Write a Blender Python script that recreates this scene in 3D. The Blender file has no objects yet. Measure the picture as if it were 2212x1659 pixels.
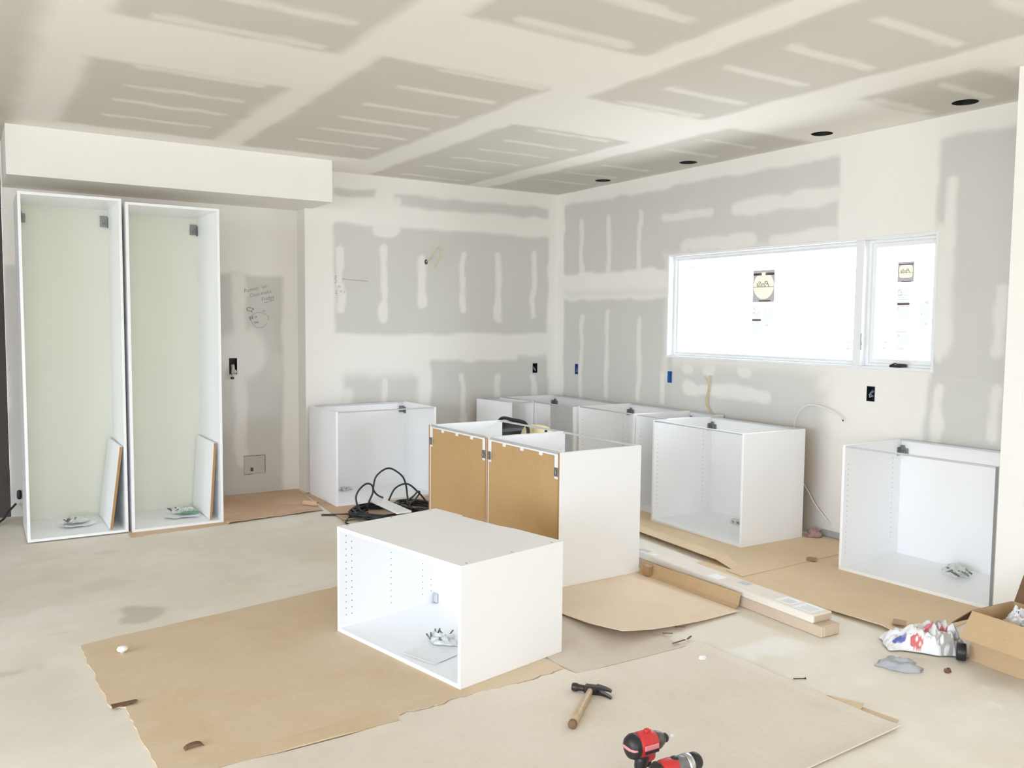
import bpy, bmesh, math, random
import numpy as np
from mathutils import Vector, Matrix

random.seed(4)
SC = bpy.context.scene
COL = SC.collection
PI = math.pi

# ------------------------------------------------------------------ camera
CX, CY, CH = -5.1081, -7.1774, 1.485
F_PX, PITCH, ROLL, YAW = 1863.58, -0.0710, 0.0095, 0.5685
fwd = Vector((math.sin(YAW)*math.cos(PITCH), math.cos(YAW)*math.cos(PITCH), math.sin(PITCH)))
rgt = Vector((math.cos(YAW), -math.sin(YAW), 0))
upv = rgt.cross(fwd)
r2 = math.cos(ROLL)*rgt + math.sin(ROLL)*upv
u2 = -math.sin(ROLL)*rgt + math.cos(ROLL)*upv
cam_d = bpy.data.cameras.new('camera')
cam = bpy.data.objects.new('camera', cam_d)
COL.objects.link(cam)
cam.matrix_world = Matrix(((r2.x, u2.x, -fwd.x, CX), (r2.y, u2.y, -fwd.y, CY), (r2.z, u2.z, -fwd.z, CH), (0, 0, 0, 1)))
cam_d.sensor_fit = 'HORIZONTAL'
cam_d.sensor_width = 36.0
cam_d.lens = F_PX*36.0/2212.0
cam_d.clip_start = 0.05
SC.camera = cam

# ------------------------------------------------------------------ world and light
world = bpy.data.worlds.new('overcast_sky')
SC.world = world
world.use_nodes = True
bg = world.node_tree.nodes['Background']
wn = world.node_tree
w_tc = wn.nodes.new('ShaderNodeTexCoord')
w_sx = wn.nodes.new('ShaderNodeSeparateXYZ')
w_mr = wn.nodes.new('ShaderNodeMapRange')
w_mr.inputs['From Min'].default_value = -0.08
w_mr.inputs['From Max'].default_value = 0.10
w_mx = wn.nodes.new('ShaderNodeMix')
w_mx.data_type = 'RGBA'
w_mx.inputs[6].default_value = (0.73, 0.76, 0.81, 1)      # pale bright ground below the horizon
w_mx.inputs[7].default_value = (0.925, 1.0, 1.165, 1)      # even white overcast above it
wn.links.new(w_tc.outputs['Generated'], w_sx.inputs[0])
wn.links.new(w_sx.outputs['Z'], w_mr.inputs['Value'])
wn.links.new(w_mr.outputs[0], w_mx.inputs[0])
wn.links.new(w_mx.outputs[2], bg.inputs[0])
bg.inputs[1].default_value = 7.0
SC.view_settings.view_transform = 'Standard'
SC.view_settings.look = 'None'
SC.view_settings.gamma = 1.0
SC.view_settings.use_curve_mapping = False
SC.view_settings.exposure = 0.50
SC.cycles.use_denoising = True
SC.cycles.max_bounces = 14
SC.cycles.diffuse_bounces = 9
SC.cycles.transparent_max_bounces = 12
SC.cycles.sample_clamp_indirect = 6.0
SC.cycles.caustics_reflective = False
SC.cycles.caustics_refractive = False


def area(name, loc, rot, sx, sy, power, color=(1, 1, 1), portal=False):
    d = bpy.data.lights.new(name, 'AREA')
    d.shape = 'RECTANGLE'
    d.size, d.size_y = sx, sy
    d.energy = power
    d.color = color
    if portal:
        d.cycles.is_portal = True
    o = bpy.data.objects.new(name, d)
    COL.objects.link(o)
    o.location = loc
    o.rotation_euler = rot
    return o


# sky portals: the kitchen window, plus openings added behind and at left for daylight
area('window_portal', (0.13, -2.851, 1.637), (0, PI/2, 0), 0.9, 2.45, 1, portal=True)
area('added_rear_portal', (-6.5, -13.05, 1.2), (PI/2, 0, 0), 3.0, 2.4, 1, portal=True)
area('added_left_portal', (-10.05, -7.35, 1.35), (0, -PI/2, 0), 2.5, 8.3, 1, portal=True)


# ------------------------------------------------------------------ materials
def new_mat(name):
    m = bpy.data.materials.new(name)
    m.use_nodes = True
    nt = m.node_tree
    b = nt.nodes['Principled BSDF']
    return m, nt, b


def N(nt, typ, **kw):
    n = nt.nodes.new(typ)
    for k, v in kw.items():
        setattr(n, k, v)
    return n


def mix_rgb(nt, fac, a, b, blend='MIX'):
    n = N(nt, 'ShaderNodeMix', data_type='RGBA', blend_type=blend)
    for sock, val in ((n.inputs[0], fac), (n.inputs[6], a), (n.inputs[7], b)):
        if isinstance(val, (int, float)):
            sock.default_value = val
        elif isinstance(val, (tuple, list)):
            sock.default_value = (*val[:3], 1)
        else:
            nt.links.new(val, sock)
    return n.outputs[2]


def noise(nt, scale, detail=4, rough=0.55, coord=None, vec_scale=None):
    tc = N(nt, 'ShaderNodeTexCoord')
    out = tc.outputs['Object']
    if vec_scale:
        mp = N(nt, 'ShaderNodeMapping')
        mp.inputs['Scale'].default_value = vec_scale
        nt.links.new(out, mp.inputs['Vector'])
        out = mp.outputs['Vector']
    n = N(nt, 'ShaderNodeTexNoise')
    n.inputs['Scale'].default_value = scale
    n.inputs['Detail'].default_value = detail
    n.inputs['Roughness'].default_value = rough
    nt.links.new(out, n.inputs['Vector'])
    return n.outputs['Fac']


def ramp(nt, fac, p0, p1):
    n = N(nt, 'ShaderNodeMapRange')
    n.interpolation_type = 'SMOOTHSTEP'
    n.inputs['From Min'].default_value = p0
    n.inputs['From Max'].default_value = p1
    nt.links.new(fac, n.inputs['Value'])
    return n.outputs['Result']


def bump(nt, b, height, strength=0.2, dist=0.002):
    n = N(nt, 'ShaderNodeBump')
    n.inputs['Strength'].default_value = strength
    n.inputs['Distance'].default_value = dist
    nt.links.new(height, n.inputs['Height'])
    nt.links.new(n.outputs['Normal'], b.inputs['Normal'])


def plain(name, col, rough=0.5, metal=0.0, var=0.06, scale=12.0, spec=None):
    """a plain procedural material: a base colour with a little mottling"""
    m, nt, b = new_mat(name)
    d = tuple(max(0, c*(1-var)) for c in col)
    e = tuple(min(1, c*(1+var)) for c in col)
    nt.links.new(mix_rgb(nt, noise(nt, scale), d, e), b.inputs['Base Color'])
    b.inputs['Roughness'].default_value = rough
    b.inputs['Metallic'].default_value = metal
    if spec is not None:
        b.inputs['Specular IOR Level'].default_value = spec
    return m


MUD = (0.87, 0.85, 0.805)
PAPER_GREY = (0.655, 0.643, 0.608)


def drywall(name, mud=MUD, grey=PAPER_GREY):
    m, nt, b = new_mat(name)
    at = N(nt, 'ShaderNodeAttribute', attribute_name='mud')
    n1 = noise(nt, 2.2, 5, 0.6)
    n2 = noise(nt, 30, 3, 0.6)
    mm = mix_rgb(nt, n1, tuple(c*0.965 for c in mud), tuple(min(1, c*1.02) for c in mud))
    gg = mix_rgb(nt, n1, tuple(c*0.96 for c in grey), tuple(c*1.04 for c in grey))
    base = mix_rgb(nt, at.outputs['Fac'], gg, mm)
    nt.links.new(base, b.inputs['Base Color'])
    b.inputs['Roughness'].default_value = 0.85
    b.inputs['Specular IOR Level'].default_value = 0.2
    bump(nt, b, n2, 0.08, 0.002)
    return m


def cardboard(name, col, stain, amount=0.5, rough=0.85):
    m, nt, b = new_mat(name)
    n1 = ramp(nt, noise(nt, 2.4, 5, 0.6), 0.42, 0.72)
    n2 = noise(nt, 60, 3, 0.6, vec_scale=(1, 2.2, 1))
    n3 = ramp(nt, noise(nt, 6.5, 4, 0.65), 0.5, 0.8)
    mul = N(nt, 'ShaderNodeMath', operation='MULTIPLY')
    mul.inputs[1].default_value = amount
    nt.links.new(n1, mul.inputs[0])
    c = mix_rgb(nt, mul.outputs[0], col, stain)
    mul2 = N(nt, 'ShaderNodeMath', operation='MULTIPLY')
    mul2.inputs[1].default_value = amount*0.5
    nt.links.new(n3, mul2.inputs[0])
    c = mix_rgb(nt, mul2.outputs[0], c, tuple(min(1, x*1.12) for x in col))
    c = mix_rgb(nt, n2, tuple(0.93 for _ in range(3)), (1, 1, 1)) if False else c
    g = mix_rgb(nt, n2, (0.9, 0.9, 0.9), (1.06, 1.06, 1.06))
    c = mix_rgb(nt, 1.0, c, g, 'MULTIPLY')
    nt.links.new(c, b.inputs['Base Color'])
    b.inputs['Roughness'].default_value = rough
    b.inputs['Specular IOR Level'].default_value = 0.15
    bump(nt, b, n2, 0.1, 0.001)
    return m


M_WALL = drywall('taped_drywall')
M_CEIL = drywall('taped_ceiling_drywall', (0.87, 0.84, 0.785), (0.645, 0.612, 0.555))
M_WHITE = plain('white_melamine', (0.90, 0.905, 0.912), 0.35, var=0.012, scale=3)
M_TALLBACK = plain('shade_tinted_back_panel', (0.80, 0.81, 0.715), 0.45, var=0.012, scale=3)  # greenish shade inside the tall cabinets put into the panel colour
M_RAW = plain('raw_particle_board_edge', (0.45, 0.25, 0.105), 0.9, var=0.3, scale=160)
M_HARD = cardboard('brown_hardboard', (0.55, 0.36, 0.172), (0.51, 0.325, 0.148), 0.6)
M_ZINC = plain('zinc_bracket', (0.27, 0.275, 0.275), 0.42, 0.7, var=0.25, scale=80)
M_RAIL = plain('grey_steel_rail', (0.60, 0.61, 0.62), 0.42, 0.4, var=0.06)
M_CLIP = plain('white_plastic_clip', (0.88, 0.88, 0.88), 0.4, var=0.01)
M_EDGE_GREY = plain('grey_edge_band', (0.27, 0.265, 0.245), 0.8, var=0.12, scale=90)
M_HOLE = plain('dark_hole', (0.10, 0.10, 0.10), 0.9, var=0.1)
M_BLACK = plain('black_plastic', (0.016, 0.016, 0.017), 0.45, var=0.3, scale=40)
M_CABLE = plain('black_rubber_cable', (0.028, 0.028, 0.030), 0.40, var=0.3, scale=40)
M_CABLE_W = plain('white_cable', (0.82, 0.81, 0.78), 0.5, var=0.03)
M_CABLE_Y = plain('cream_cable', (0.66, 0.52, 0.28), 0.5, var=0.08)
M_WINDOW = plain('white_window_vinyl', (0.85, 0.86, 0.87), 0.35, var=0.01)
M_BLUE = plain('blue_plastic_box', (0.03, 0.10, 0.33), 0.5, var=0.25, scale=60)
M_BLUE_L = plain('light_blue_plastic_box', (0.08, 0.24, 0.55), 0.5, var=0.2, scale=60)
M_NAVY = plain('dark_blue_black_box', (0.012, 0.016, 0.03), 0.5, var=0.4, scale=60)
M_CAN = plain('dark_can_interior', (0.018, 0.016, 0.014), 0.6, var=0.3, scale=30)
M_INK = plain('pencil_ink', (0.14, 0.135, 0.12), 0.9, var=0.2)
M_INK_L = plain('faint_pencil', (0.34, 0.335, 0.31), 0.9, var=0.2)
M_PAPER = plain('white_printed_paper', (0.84, 0.85, 0.85), 0.6, var=0.03, scale=25)
M_STEEL = plain('bright_steel', (0.6, 0.6, 0.6), 0.3, 1.0, var=0.15, scale=60)
M_DARKSTEEL = plain('dark_forged_steel', (0.055, 0.042, 0.04), 0.4, 0.5, var=0.45, scale=90)
M_WOOD = plain('worn_wooden_handle', (0.50, 0.37, 0.22), 0.45, var=0.25, scale=40)
M_WOODEND = plain('dirty_wood_end', (0.20, 0.12, 0.06), 0.8, var=0.35, scale=150)
M_RED = plain('red_tool_plastic', (0.56, 0.03, 0.032), 0.38, var=0.18, scale=30)
M_PINK = plain('pale_red_stripe', (0.74, 0.27, 0.28), 0.4, var=0.15, scale=80)
M_GREYMET = plain('grey_gear_case', (0.20, 0.20, 0.205), 0.4, 0.5, var=0.4, scale=50)
M_YELLOW = plain('yellow_tool_plastic', (0.90, 0.80, 0.44), 0.45, var=0.06)
M_HALL = plain('shade_dark_hall_wall', (0.075, 0.062, 0.055), 0.8, var=0.25, scale=6)  # darkness of the unlit hall put into its wall colour
M_RAG = plain('grey_rag', (0.40, 0.405, 0.425), 0.9, var=0.22, scale=18)
M_TAPE = plain('brown_packing_tape', (0.40, 0.24, 0.12), 0.45, var=0.12)
M_PINKRAG = plain('dusty_pink_scrap', (0.45, 0.30, 0.27), 0.9, var=0.25, scale=40)
M_CARTON = cardboard('carton_board', (0.56, 0.40, 0.235), (0.50, 0.34, 0.19), 0.5)
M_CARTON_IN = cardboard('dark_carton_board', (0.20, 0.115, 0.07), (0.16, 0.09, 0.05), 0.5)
M_PARCEL = cardboard('dusty_parcel_board', (0.82, 0.765, 0.695), (0.76, 0.68, 0.58), 0.5)
M_PARCEL_LOW = cardboard('dusty_tan_parcel_board', (0.62, 0.50, 0.385), (0.56, 0.43, 0.31), 0.5)
M_SHEET_TAN = cardboard('tan_floor_paper', (0.70, 0.57, 0.415), (0.655, 0.485, 0.29), 0.75)
M_SHEET_PALE = cardboard('pale_dusty_floor_paper', (0.75, 0.685, 0.60), (0.70, 0.615, 0.51), 0.6)
M_SHEET_PINK = cardboard('pinkish_floor_paper', (0.66, 0.585, 0.50), (0.60, 0.50, 0.40), 0.6)
M_SHEET_NEW = cardboard('clean_cardboard_sheet', (0.80, 0.66, 0.51), (0.73, 0.57, 0.40), 0.5)
M_SHEET_BROWN = cardboard('brown_dirty_floor_paper', (0.63, 0.435, 0.29), (0.74, 0.60, 0.46), 0.8)
M_SHEET_YEL = cardboard('yellowish_cardboard_sheet', (0.76, 0.605, 0.415), (0.70, 0.53, 0.335), 0.5)


def floor_material():
    m, nt, b = new_mat('dusty_subfloor')
    at = N(nt, 'ShaderNodeAttribute', attribute_name='stain')
    n1 = ramp(nt, noise(nt, 1.5, 6, 0.62), 0.38, 0.66)
    n2 = ramp(nt, noise(nt, 5.0, 5, 0.6, vec_scale=(1, 1.8, 1)), 0.45, 0.75)
    n3 = ramp(nt, noise(nt, 16, 3, 0.5, vec_scale=(1, 2.0, 1)), 0.66, 0.74)
    n4 = noise(nt, 90, 3, 0.6)
    c = mix_rgb(nt, n1, (0.79, 0.73, 0.635), (0.85, 0.81, 0.735))
    s2 = N(nt, 'ShaderNodeMath', operation='MULTIPLY'); s2.inputs[1].default_value = 0.55
    nt.links.new(n2, s2.inputs[0])
    c = mix_rgb(nt, s2.outputs[0], c, (0.755, 0.735, 0.67))
    s3 = N(nt, 'ShaderNodeMath', operation='MULTIPLY'); s3.inputs[1].default_value = 0.5
    nt.links.new(n3, s3.inputs[0])
    c = mix_rgb(nt, s3.outputs[0], c, (0.83, 0.81, 0.77))
    # painted stains: positive grey-green, negative white dust (stored 0..1, 0.5 = none)
    hi = N(nt, 'ShaderNodeMapRange'); hi.inputs['From Min'].default_value = 0.5
    nt.links.new(at.outputs['Fac'], hi.inputs['Value'])
    lo = N(nt, 'ShaderNodeMapRange'); lo.inputs['From Min'].default_value = 0.5; lo.inputs['From Max'].default_value = 0.0
    nt.links.new(at.outputs['Fac'], lo.inputs['Value'])
    c = mix_rgb(nt, hi.outputs[0], c, (0.47, 0.45, 0.375))
    c = mix_rgb(nt, lo.outputs[0], c, (0.86, 0.85, 0.82))
    g = mix_rgb(nt, n4, (0.93, 0.93, 0.93), (1.05, 1.05, 1.05))
    c = mix_rgb(nt, 1.0, c, g, 'MULTIPLY')
    nt.links.new(c, b.inputs['Base Color'])
    b.inputs['Roughness'].default_value = 0.8
    b.inputs['Specular IOR Level'].default_value = 0.2
    bump(nt, b, n4, 0.12, 0.002)
    return m


M_FLOOR = floor_material()


def glass_material():
    m = bpy.data.materials.new('window_glass')
    m.use_nodes = True
    nt = m.node_tree
    nt.nodes.remove(nt.nodes['Principled BSDF'])
    out = nt.nodes['Material Output']
    tr = N(nt, 'ShaderNodeBsdfTransparent')
    tr.inputs[0].default_value = (0.96, 0.975, 0.97, 1)
    gl = N(nt, 'ShaderNodeBsdfGlossy')
    gl.inputs['Roughness'].default_value = 0.02
    fr = N(nt, 'ShaderNodeLayerWeight')
    fr.inputs[0].default_value = 0.12
    mx = N(nt, 'ShaderNodeMixShader')
    nt.links.new(fr.outputs[0], mx.inputs[0])
    nt.links.new(tr.outputs[0], mx.inputs[1])
    nt.links.new(gl.outputs[0], mx.inputs[2])
    nt.links.new(mx.outputs[0], out.inputs[0])
    return m


M_GLASS = glass_material()


def sheer(name, col, alpha):
    """thin translucent film (stickers on a bright pane, clear bags)"""
    m, nt, b = new_mat(name)
    nt.links.new(mix_rgb(nt, noise(nt, 40), tuple(c*0.97 for c in col), col), b.inputs['Base Color'])
    b.inputs['Roughness'].default_value = 0.4
    b.inputs['Alpha'].default_value = alpha
    return m


def lucent(name, col, fac=0.6):
    """paper stuck on a pane: daylight shines through it"""
    m = bpy.data.materials.new(name)
    m.use_nodes = True
    nt = m.node_tree
    b = nt.nodes['Principled BSDF']
    cm = mix_rgb(nt, noise(nt, 40), tuple(c*0.97 for c in col), col)
    nt.links.new(cm, b.inputs['Base Color'])
    b.inputs['Roughness'].default_value = 0.7
    t = N(nt, 'ShaderNodeBsdfTranslucent')
    nt.links.new(cm, t.inputs[0])
    mx = N(nt, 'ShaderNodeMixShader')
    mx.inputs[0].default_value = fac
    nt.links.new(b.outputs[0], mx.inputs[1])
    nt.links.new(t.outputs[0], mx.inputs[2])
    nt.links.new(mx.outputs[0], nt.nodes['Material Output'].inputs[0])
    return m


M_ST_GREY = lucent('sticker_grey', (0.135, 0.122, 0.115), 0.6)
M_ST_DARK = lucent('sticker_dark_band', (0.16, 0.13, 0.105), 0.6)
M_ST_CREAM = lucent('sticker_cream', (0.27, 0.245, 0.19), 0.6)
M_ST_INK = lucent('sticker_ink', (0.26, 0.20, 0.08), 0.6)
M_ST_WHITE = lucent('sticker_film', (0.262, 0.252, 0.238), 0.6)
M_ST_PRINT = lucent('sticker_print', (0.92, 0.90, 0.88), 0.75)


# ------------------------------------------------------------------ mesh helpers
def link(name, me, mats=(), parent=None):
    o = bpy.data.objects.new(name, me)
    COL.objects.link(o)
    for m in (mats if isinstance(mats, (list, tuple)) else [mats]):
        me.materials.append(m)
    if parent is not None:
        o.parent = parent
    return o


def obj(name, bm, mats, parent=None, smooth=False):
    me = bpy.data.meshes.new(name)
    bmesh.ops.recalc_face_normals(bm, faces=bm.faces)
    bm.to_mesh(me)
    bm.free()
    if smooth:
        me.polygons.foreach_set('use_smooth', [True]*len(me.polygons))
    return link(name, me, mats, parent)


def props(o, label=None, cat=None, group=None, kind=None):
    if label: o['label'] = label
    if cat: o['category'] = cat
    if group: o['group'] = group
    if kind: o['kind'] = kind
    return o


def thing(name, label, cat, loc=(0, 0, 0), rz=0.0, group=None, rot=None):
    o = bpy.data.objects.new(name, None)
    COL.objects.link(o)
    o.empty_display_size = 0.1
    o.location = loc
    o.rotation_euler = rot if rot else (0, 0, rz)
    return props(o, label, cat, group)


def struct(name, bm, mats, parent=None):
    o = obj(name, bm, mats, parent)
    if parent is None:
        o['kind'] = 'structure'
    return o


def box(bm, x0, x1, y0, y1, z0, z1, bev=0.0, mi=0, fm=None, M=None):
    """axis box; fm maps '+x','-x',... to a material index"""
    r = bmesh.ops.create_cube(bm, size=1.0)
    vs = r['verts']
    for v in vs:
        v.co = Vector((x0+(v.co.x+.5)*(x1-x0), y0+(v.co.y+.5)*(y1-y0), z0+(v.co.z+.5)*(z1-z0)))
    fs = {f for v in vs for f in v.link_faces}
    for f in fs:
        f.normal_update()
        f.material_index = mi
        if fm:
            n = f.normal
            for k, ax in (('x', 0), ('y', 1), ('z', 2)):
                if n[ax] > .5 and '+'+k in fm: f.material_index = fm['+'+k]
                if n[ax] < -.5 and '-'+k in fm: f.material_index = fm['-'+k]
    if bev > 0:
        es = list({e for v in vs for e in v.link_edges})
        r2_ = bmesh.ops.bevel(bm, geom=es, offset=bev, segments=1, affect='EDGES', profile=0.5)
        vs = list({v for f in r2_['faces'] for v in f.verts} | {v for v in vs if v.is_valid})
    if M is not None:
        for v in vs:
            v.co = M @ v.co
    return vs


def tube(bm, pts, r, n=8, mi=0, taper=None):
    pts = [Vector(p) for p in pts]
    k = len(pts)
    t0 = (pts[1]-pts[0]).normalized()
    a = Vector((0, 0, 1)) if abs(t0.z) < .9 else Vector((1, 0, 0))
    nrm = t0.cross(a).normalized()
    rings = []
    for i, p in enumerate(pts):
        t = (pts[min(i+1, k-1)]-pts[max(i-1, 0)])
        t = t.normalized() if t.length > 1e-9 else t0
        nrm = (nrm-t*nrm.dot(t))
        nrm = nrm.normalized() if nrm.length > 1e-6 else t.orthogonal().normalized()
        bn = t.cross(nrm)
        rr = r if taper is None else r*taper[i]
        rings.append([bm.verts.new(p+(nrm*math.cos(2*PI*j/n)+bn*math.sin(2*PI*j/n))*rr) for j in range(n)])
    for i in range(k-1):
        for j in range(n):
            f = bm.faces.new((rings[i][j], rings[i][(j+1) % n], rings[i+1][(j+1) % n], rings[i+1][j]))
            f.material_index = mi
            f.smooth = True
    for ring in (rings[0][::-1], rings[-1]):
        f = bm.faces.new(ring)
        f.material_index = mi


def lathe(bm, prof, n=24, M=None, mi=0, sx=1.0, sy=1.0, mats=None):
    """profile of (radius, height) turned about local Z"""
    M = M or Matrix.Identity(4)
    rings = []
    for (r, z) in prof:
        if r < 1e-6:
            rings.append([bm.verts.new(M @ Vector((0, 0, z)))])
        else:
            rings.append([bm.verts.new(M @ Vector((r*sx*math.cos(2*PI*j/n), r*sy*math.sin(2*PI*j/n), z))) for j in range(n)])
    for i in range(len(rings)-1):
        A, B = rings[i], rings[i+1]
        for j in range(n):
            j2 = (j+1) % n
            if len(A) == 1 and len(B) == 1: continue
            if len(A) == 1: f = bm.faces.new((A[0], B[j2], B[j]))
            elif len(B) == 1: f = bm.faces.new((A[j], A[j2], B[0]))
            else: f = bm.faces.new((A[j], A[j2], B[j2], B[j]))
            f.material_index = mats[i] if mats else mi
            f.smooth = True
    for ring, rev in ((rings[0], True), (rings[-1], False)):
        if len(ring) > 2:
            f = bm.faces.new(ring[::-1] if rev else ring)
            f.material_index = (mats[0] if rev else mats[-1]) if mats else mi


def smooth_path(ctrl, per=8, closed=False):
    P = [Vector(c) for c in ctrl]
    out = []
    n = len(P)
    rng = range(n if closed else n-1)
    for i in rng:
        if closed:
            a, b, c, d = P[(i-1) % n], P[i], P[(i+1) % n], P[(i+2) % n]
        else:
            a, b, c, d = P[max(i-1, 0)], P[i], P[i+1], P[min(i+2, n-1)]
        for s in range(per):
            t = s/per
            out.append(0.5*((2*b)+(-a+c)*t+(2*a-5*b+4*c-d)*t*t+(-a+3*b-3*c+d)*t**3))
    if not closed:
        out.append(P[-1])
    return out


def solid(bm, th):
    bmesh.ops.recalc_face_normals(bm, faces=bm.faces)
    bm.normal_update()
    bmesh.ops.solidify(bm, geom=bm.faces[:], thickness=th)


def vnoise(x, y, seed=0):
    """smooth 2-D value noise in numpy, 0..1"""
    x = np.asarray(x, float); y = np.asarray(y, float)
    xi = np.floor(x).astype(np.int64); yi = np.floor(y).astype(np.int64)
    xf = x-xi; yf = y-yi
    def h(a, b):
        n = (a*374761393+b*668265263+seed*982451653) & 0x7fffffff
        n = (n ^ (n >> 13))*1274126177 & 0x7fffffff
        return ((n ^ (n >> 16)) & 0xffff)/65535.0
    u = xf*xf*(3-2*xf); v = yf*yf*(3-2*yf)
    return (h(xi, yi)*(1-u)+h(xi+1, yi)*u)*(1-v)+(h(xi, yi+1)*(1-u)+h(xi+1, yi+1)*u)*v


def sstep(x):
    x = np.clip(x, 0, 1)
    return x*x*(3-2*x)


class Mask:
    """joint-compound coverage on a drywall surface: 1 = compound, 0 = bare grey paper"""
    def __init__(s, A, B, seed):
        s.A = A+(vnoise(A*7, B*7, seed)-.5)*.035+(vnoise(A*16, B*16, seed+1)-.5)*.008
        s.B = B+(vnoise(A*7, B*7, seed+2)-.5)*.035+(vnoise(A*16, B*16, seed+3)-.5)*.008
        s.m = np.ones_like(A)
        s.seed = seed
        s.raw = (A, B)
    def rect(s, a0, a1, b0, b1, soft=.03):
        soft = soft*1.5
        return (sstep((s.A-a0)/soft+.5)*sstep((a1-s.A)/soft+.5)*sstep((s.B-b0)/soft+.5)*sstep((b1-s.B)/soft+.5))
    def bare(s, a0, a1, b0, b1, soft=.03, k=1.0):
        s.m = s.m*(1-k*s.rect(a0, a1, b0, b1, soft))
    def coat(s, a0, a1, b0, b1, soft=.03, k=.9):
        s.m = np.maximum(s.m, k*s.rect(a0, a1, b0, b1, soft))
    def spot(s, a, b, ra, rb, k=.85, soft=.35):
        d = np.sqrt(((s.A-a)/ra)**2+((s.B-b)/rb)**2)
        s.m = np.maximum(s.m, k*sstep((1-d)/soft+.5))
    def strip_v(s, a, b0, b1, w=.032, k=.75):
        """a vertical screw line, its ends rounded"""
        bb = np.clip(s.B, b0+w, b1-w)
        d = np.sqrt((s.A-a)**2+(s.B-bb)**2)/w
        wob = .75+.5*vnoise(s.raw[0]*9, s.raw[1]*9, s.seed+7)
        s.m = np.maximum(s.m, k*sstep((wob-d)/.7+.5))
    def strip_h(s, b, a0, a1, w=.032, k=.75):
        aa = np.clip(s.A, a0+w, a1-w)
        d = np.sqrt((s.B-b)**2+(s.A-aa)**2)/w
        wob = .75+.5*vnoise(s.raw[0]*9, s.raw[1]*9, s.seed+9)
        s.m = np.maximum(s.m, k*sstep((wob-d)/.7+.5))


def lines(lo, hi, res, extra=()):
    n = max(2, int(round((hi-lo)/res))+1)
    ex = sorted(set(round(float(e), 6) for e in extra))
    L = [q for q in np.linspace(lo, hi, n) if q in (lo, hi) or all(abs(q-e) > res*.35 for e in ex)]
    return np.array(sorted(set(L+ex)))


def surface(name, a_rng, b_rng, res, to3d, mask_fn, mat, rect_holes=(), circles=(), attr='mud', parent=None):
    """a gridded sheet with real openings: rectangular holes and round ones (each in a square patch)"""
    sq = [(a-r*1.7, a+r*1.7, b-r*1.7, b+r*1.7) for a, b, r in circles]
    cut = list(rect_holes)+sq
    la = lines(*a_rng, res, [h[0] for h in cut]+[h[1] for h in cut])
    lb = lines(*b_rng, res, [h[2] for h in cut]+[h[3] for h in cut])
    A, B = np.meshgrid(la, lb, indexing='ij')
    na, nb = A.shape
    idx = np.arange(na*nb).reshape(na, nb)
    ca = (la[:-1]+la[1:])/2; cb = (lb[:-1]+lb[1:])/2
    CA, CB = np.meshgrid(ca, cb, indexing='ij')
    keep = np.ones_like(CA, bool)
    for h in cut:
        keep &= ~((CA > h[0]) & (CA < h[1]) & (CB > h[2]) & (CB < h[3]))
    q = np.stack([idx[:-1, :-1], idx[1:, :-1], idx[1:, 1:], idx[:-1, 1:]], -1)[keep]
    PA = [A.ravel()]; PB = [B.ravel()]; Q = [q]
    base = na*nb
    for (a, b, r), s in zip(circles, sq):
        n, k = 48, 4
        th = np.arange(n)*2*PI/n
        c, sn = np.cos(th), np.sin(th)
        e = r*1.7/np.maximum(np.abs(c), np.abs(sn))
        ring = []
        for i in range(k+1):
            t = i/k
            rad = r*(1-t)+e*t
            PA.append(a+rad*c); PB.append(b+rad*sn)
            ring.append(base+np.arange(n)); base += n
        for i in range(k):
            Q.append(np.stack([ring[i], np.roll(ring[i], -1), np.roll(ring[i+1], -1), ring[i+1]], -1))
    PA = np.concatenate(PA); PB = np.concatenate(PB); Q = np.concatenate(Q).astype(np.int32)
    co = to3d(PA, PB)
    me = bpy.data.meshes.new(name)
    me.vertices.add(len(PA)); me.vertices.foreach_set('co', co.astype(np.float32).ravel())
    me.loops.add(Q.size); me.loops.foreach_set('vertex_index', Q.ravel())
    me.polygons.add(len(Q)); me.polygons.foreach_set('loop_start', np.arange(0, Q.size, 4, dtype=np.int32))
    me.update(calc_edges=True)
    at = me.attributes.new(attr, 'FLOAT', 'POINT')
    at.data.foreach_set('value', np.clip(mask_fn(PA, PB), 0, 1).astype(np.float32))
    o = link(name, me, mat, parent)
    if parent is None:
        o['kind'] = 'structure'
    return o


def dup(root):
    """a copy of a thing with copies of its parts and sub-parts"""
    r = root.copy(); COL.objects.link(r)
    for ch in list(root.children):
        c = ch.copy(); COL.objects.link(c); c.parent = r
        for g in list(ch.children):
            d = g.copy(); COL.objects.link(d); d.parent = c
    return r


# ------------------------------------------------------------------ room shell
HC = 2.767
WIN = (-4.063, -1.639, 1.199, 2.0745)          # y0, y1, z0, z1 of the window opening
LIGHTS = [(-0.200, -0.980), (-0.196, -2.057), (-0.203, -3.327), (-0.222, -4.318)]
JOIST = [-0.24, -0.70, -1.14, -1.56, -1.93, -2.33, -2.77, -3.19, -3.58, -4.03, -4.42, -4.86, -5.26, -5.67]


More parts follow.
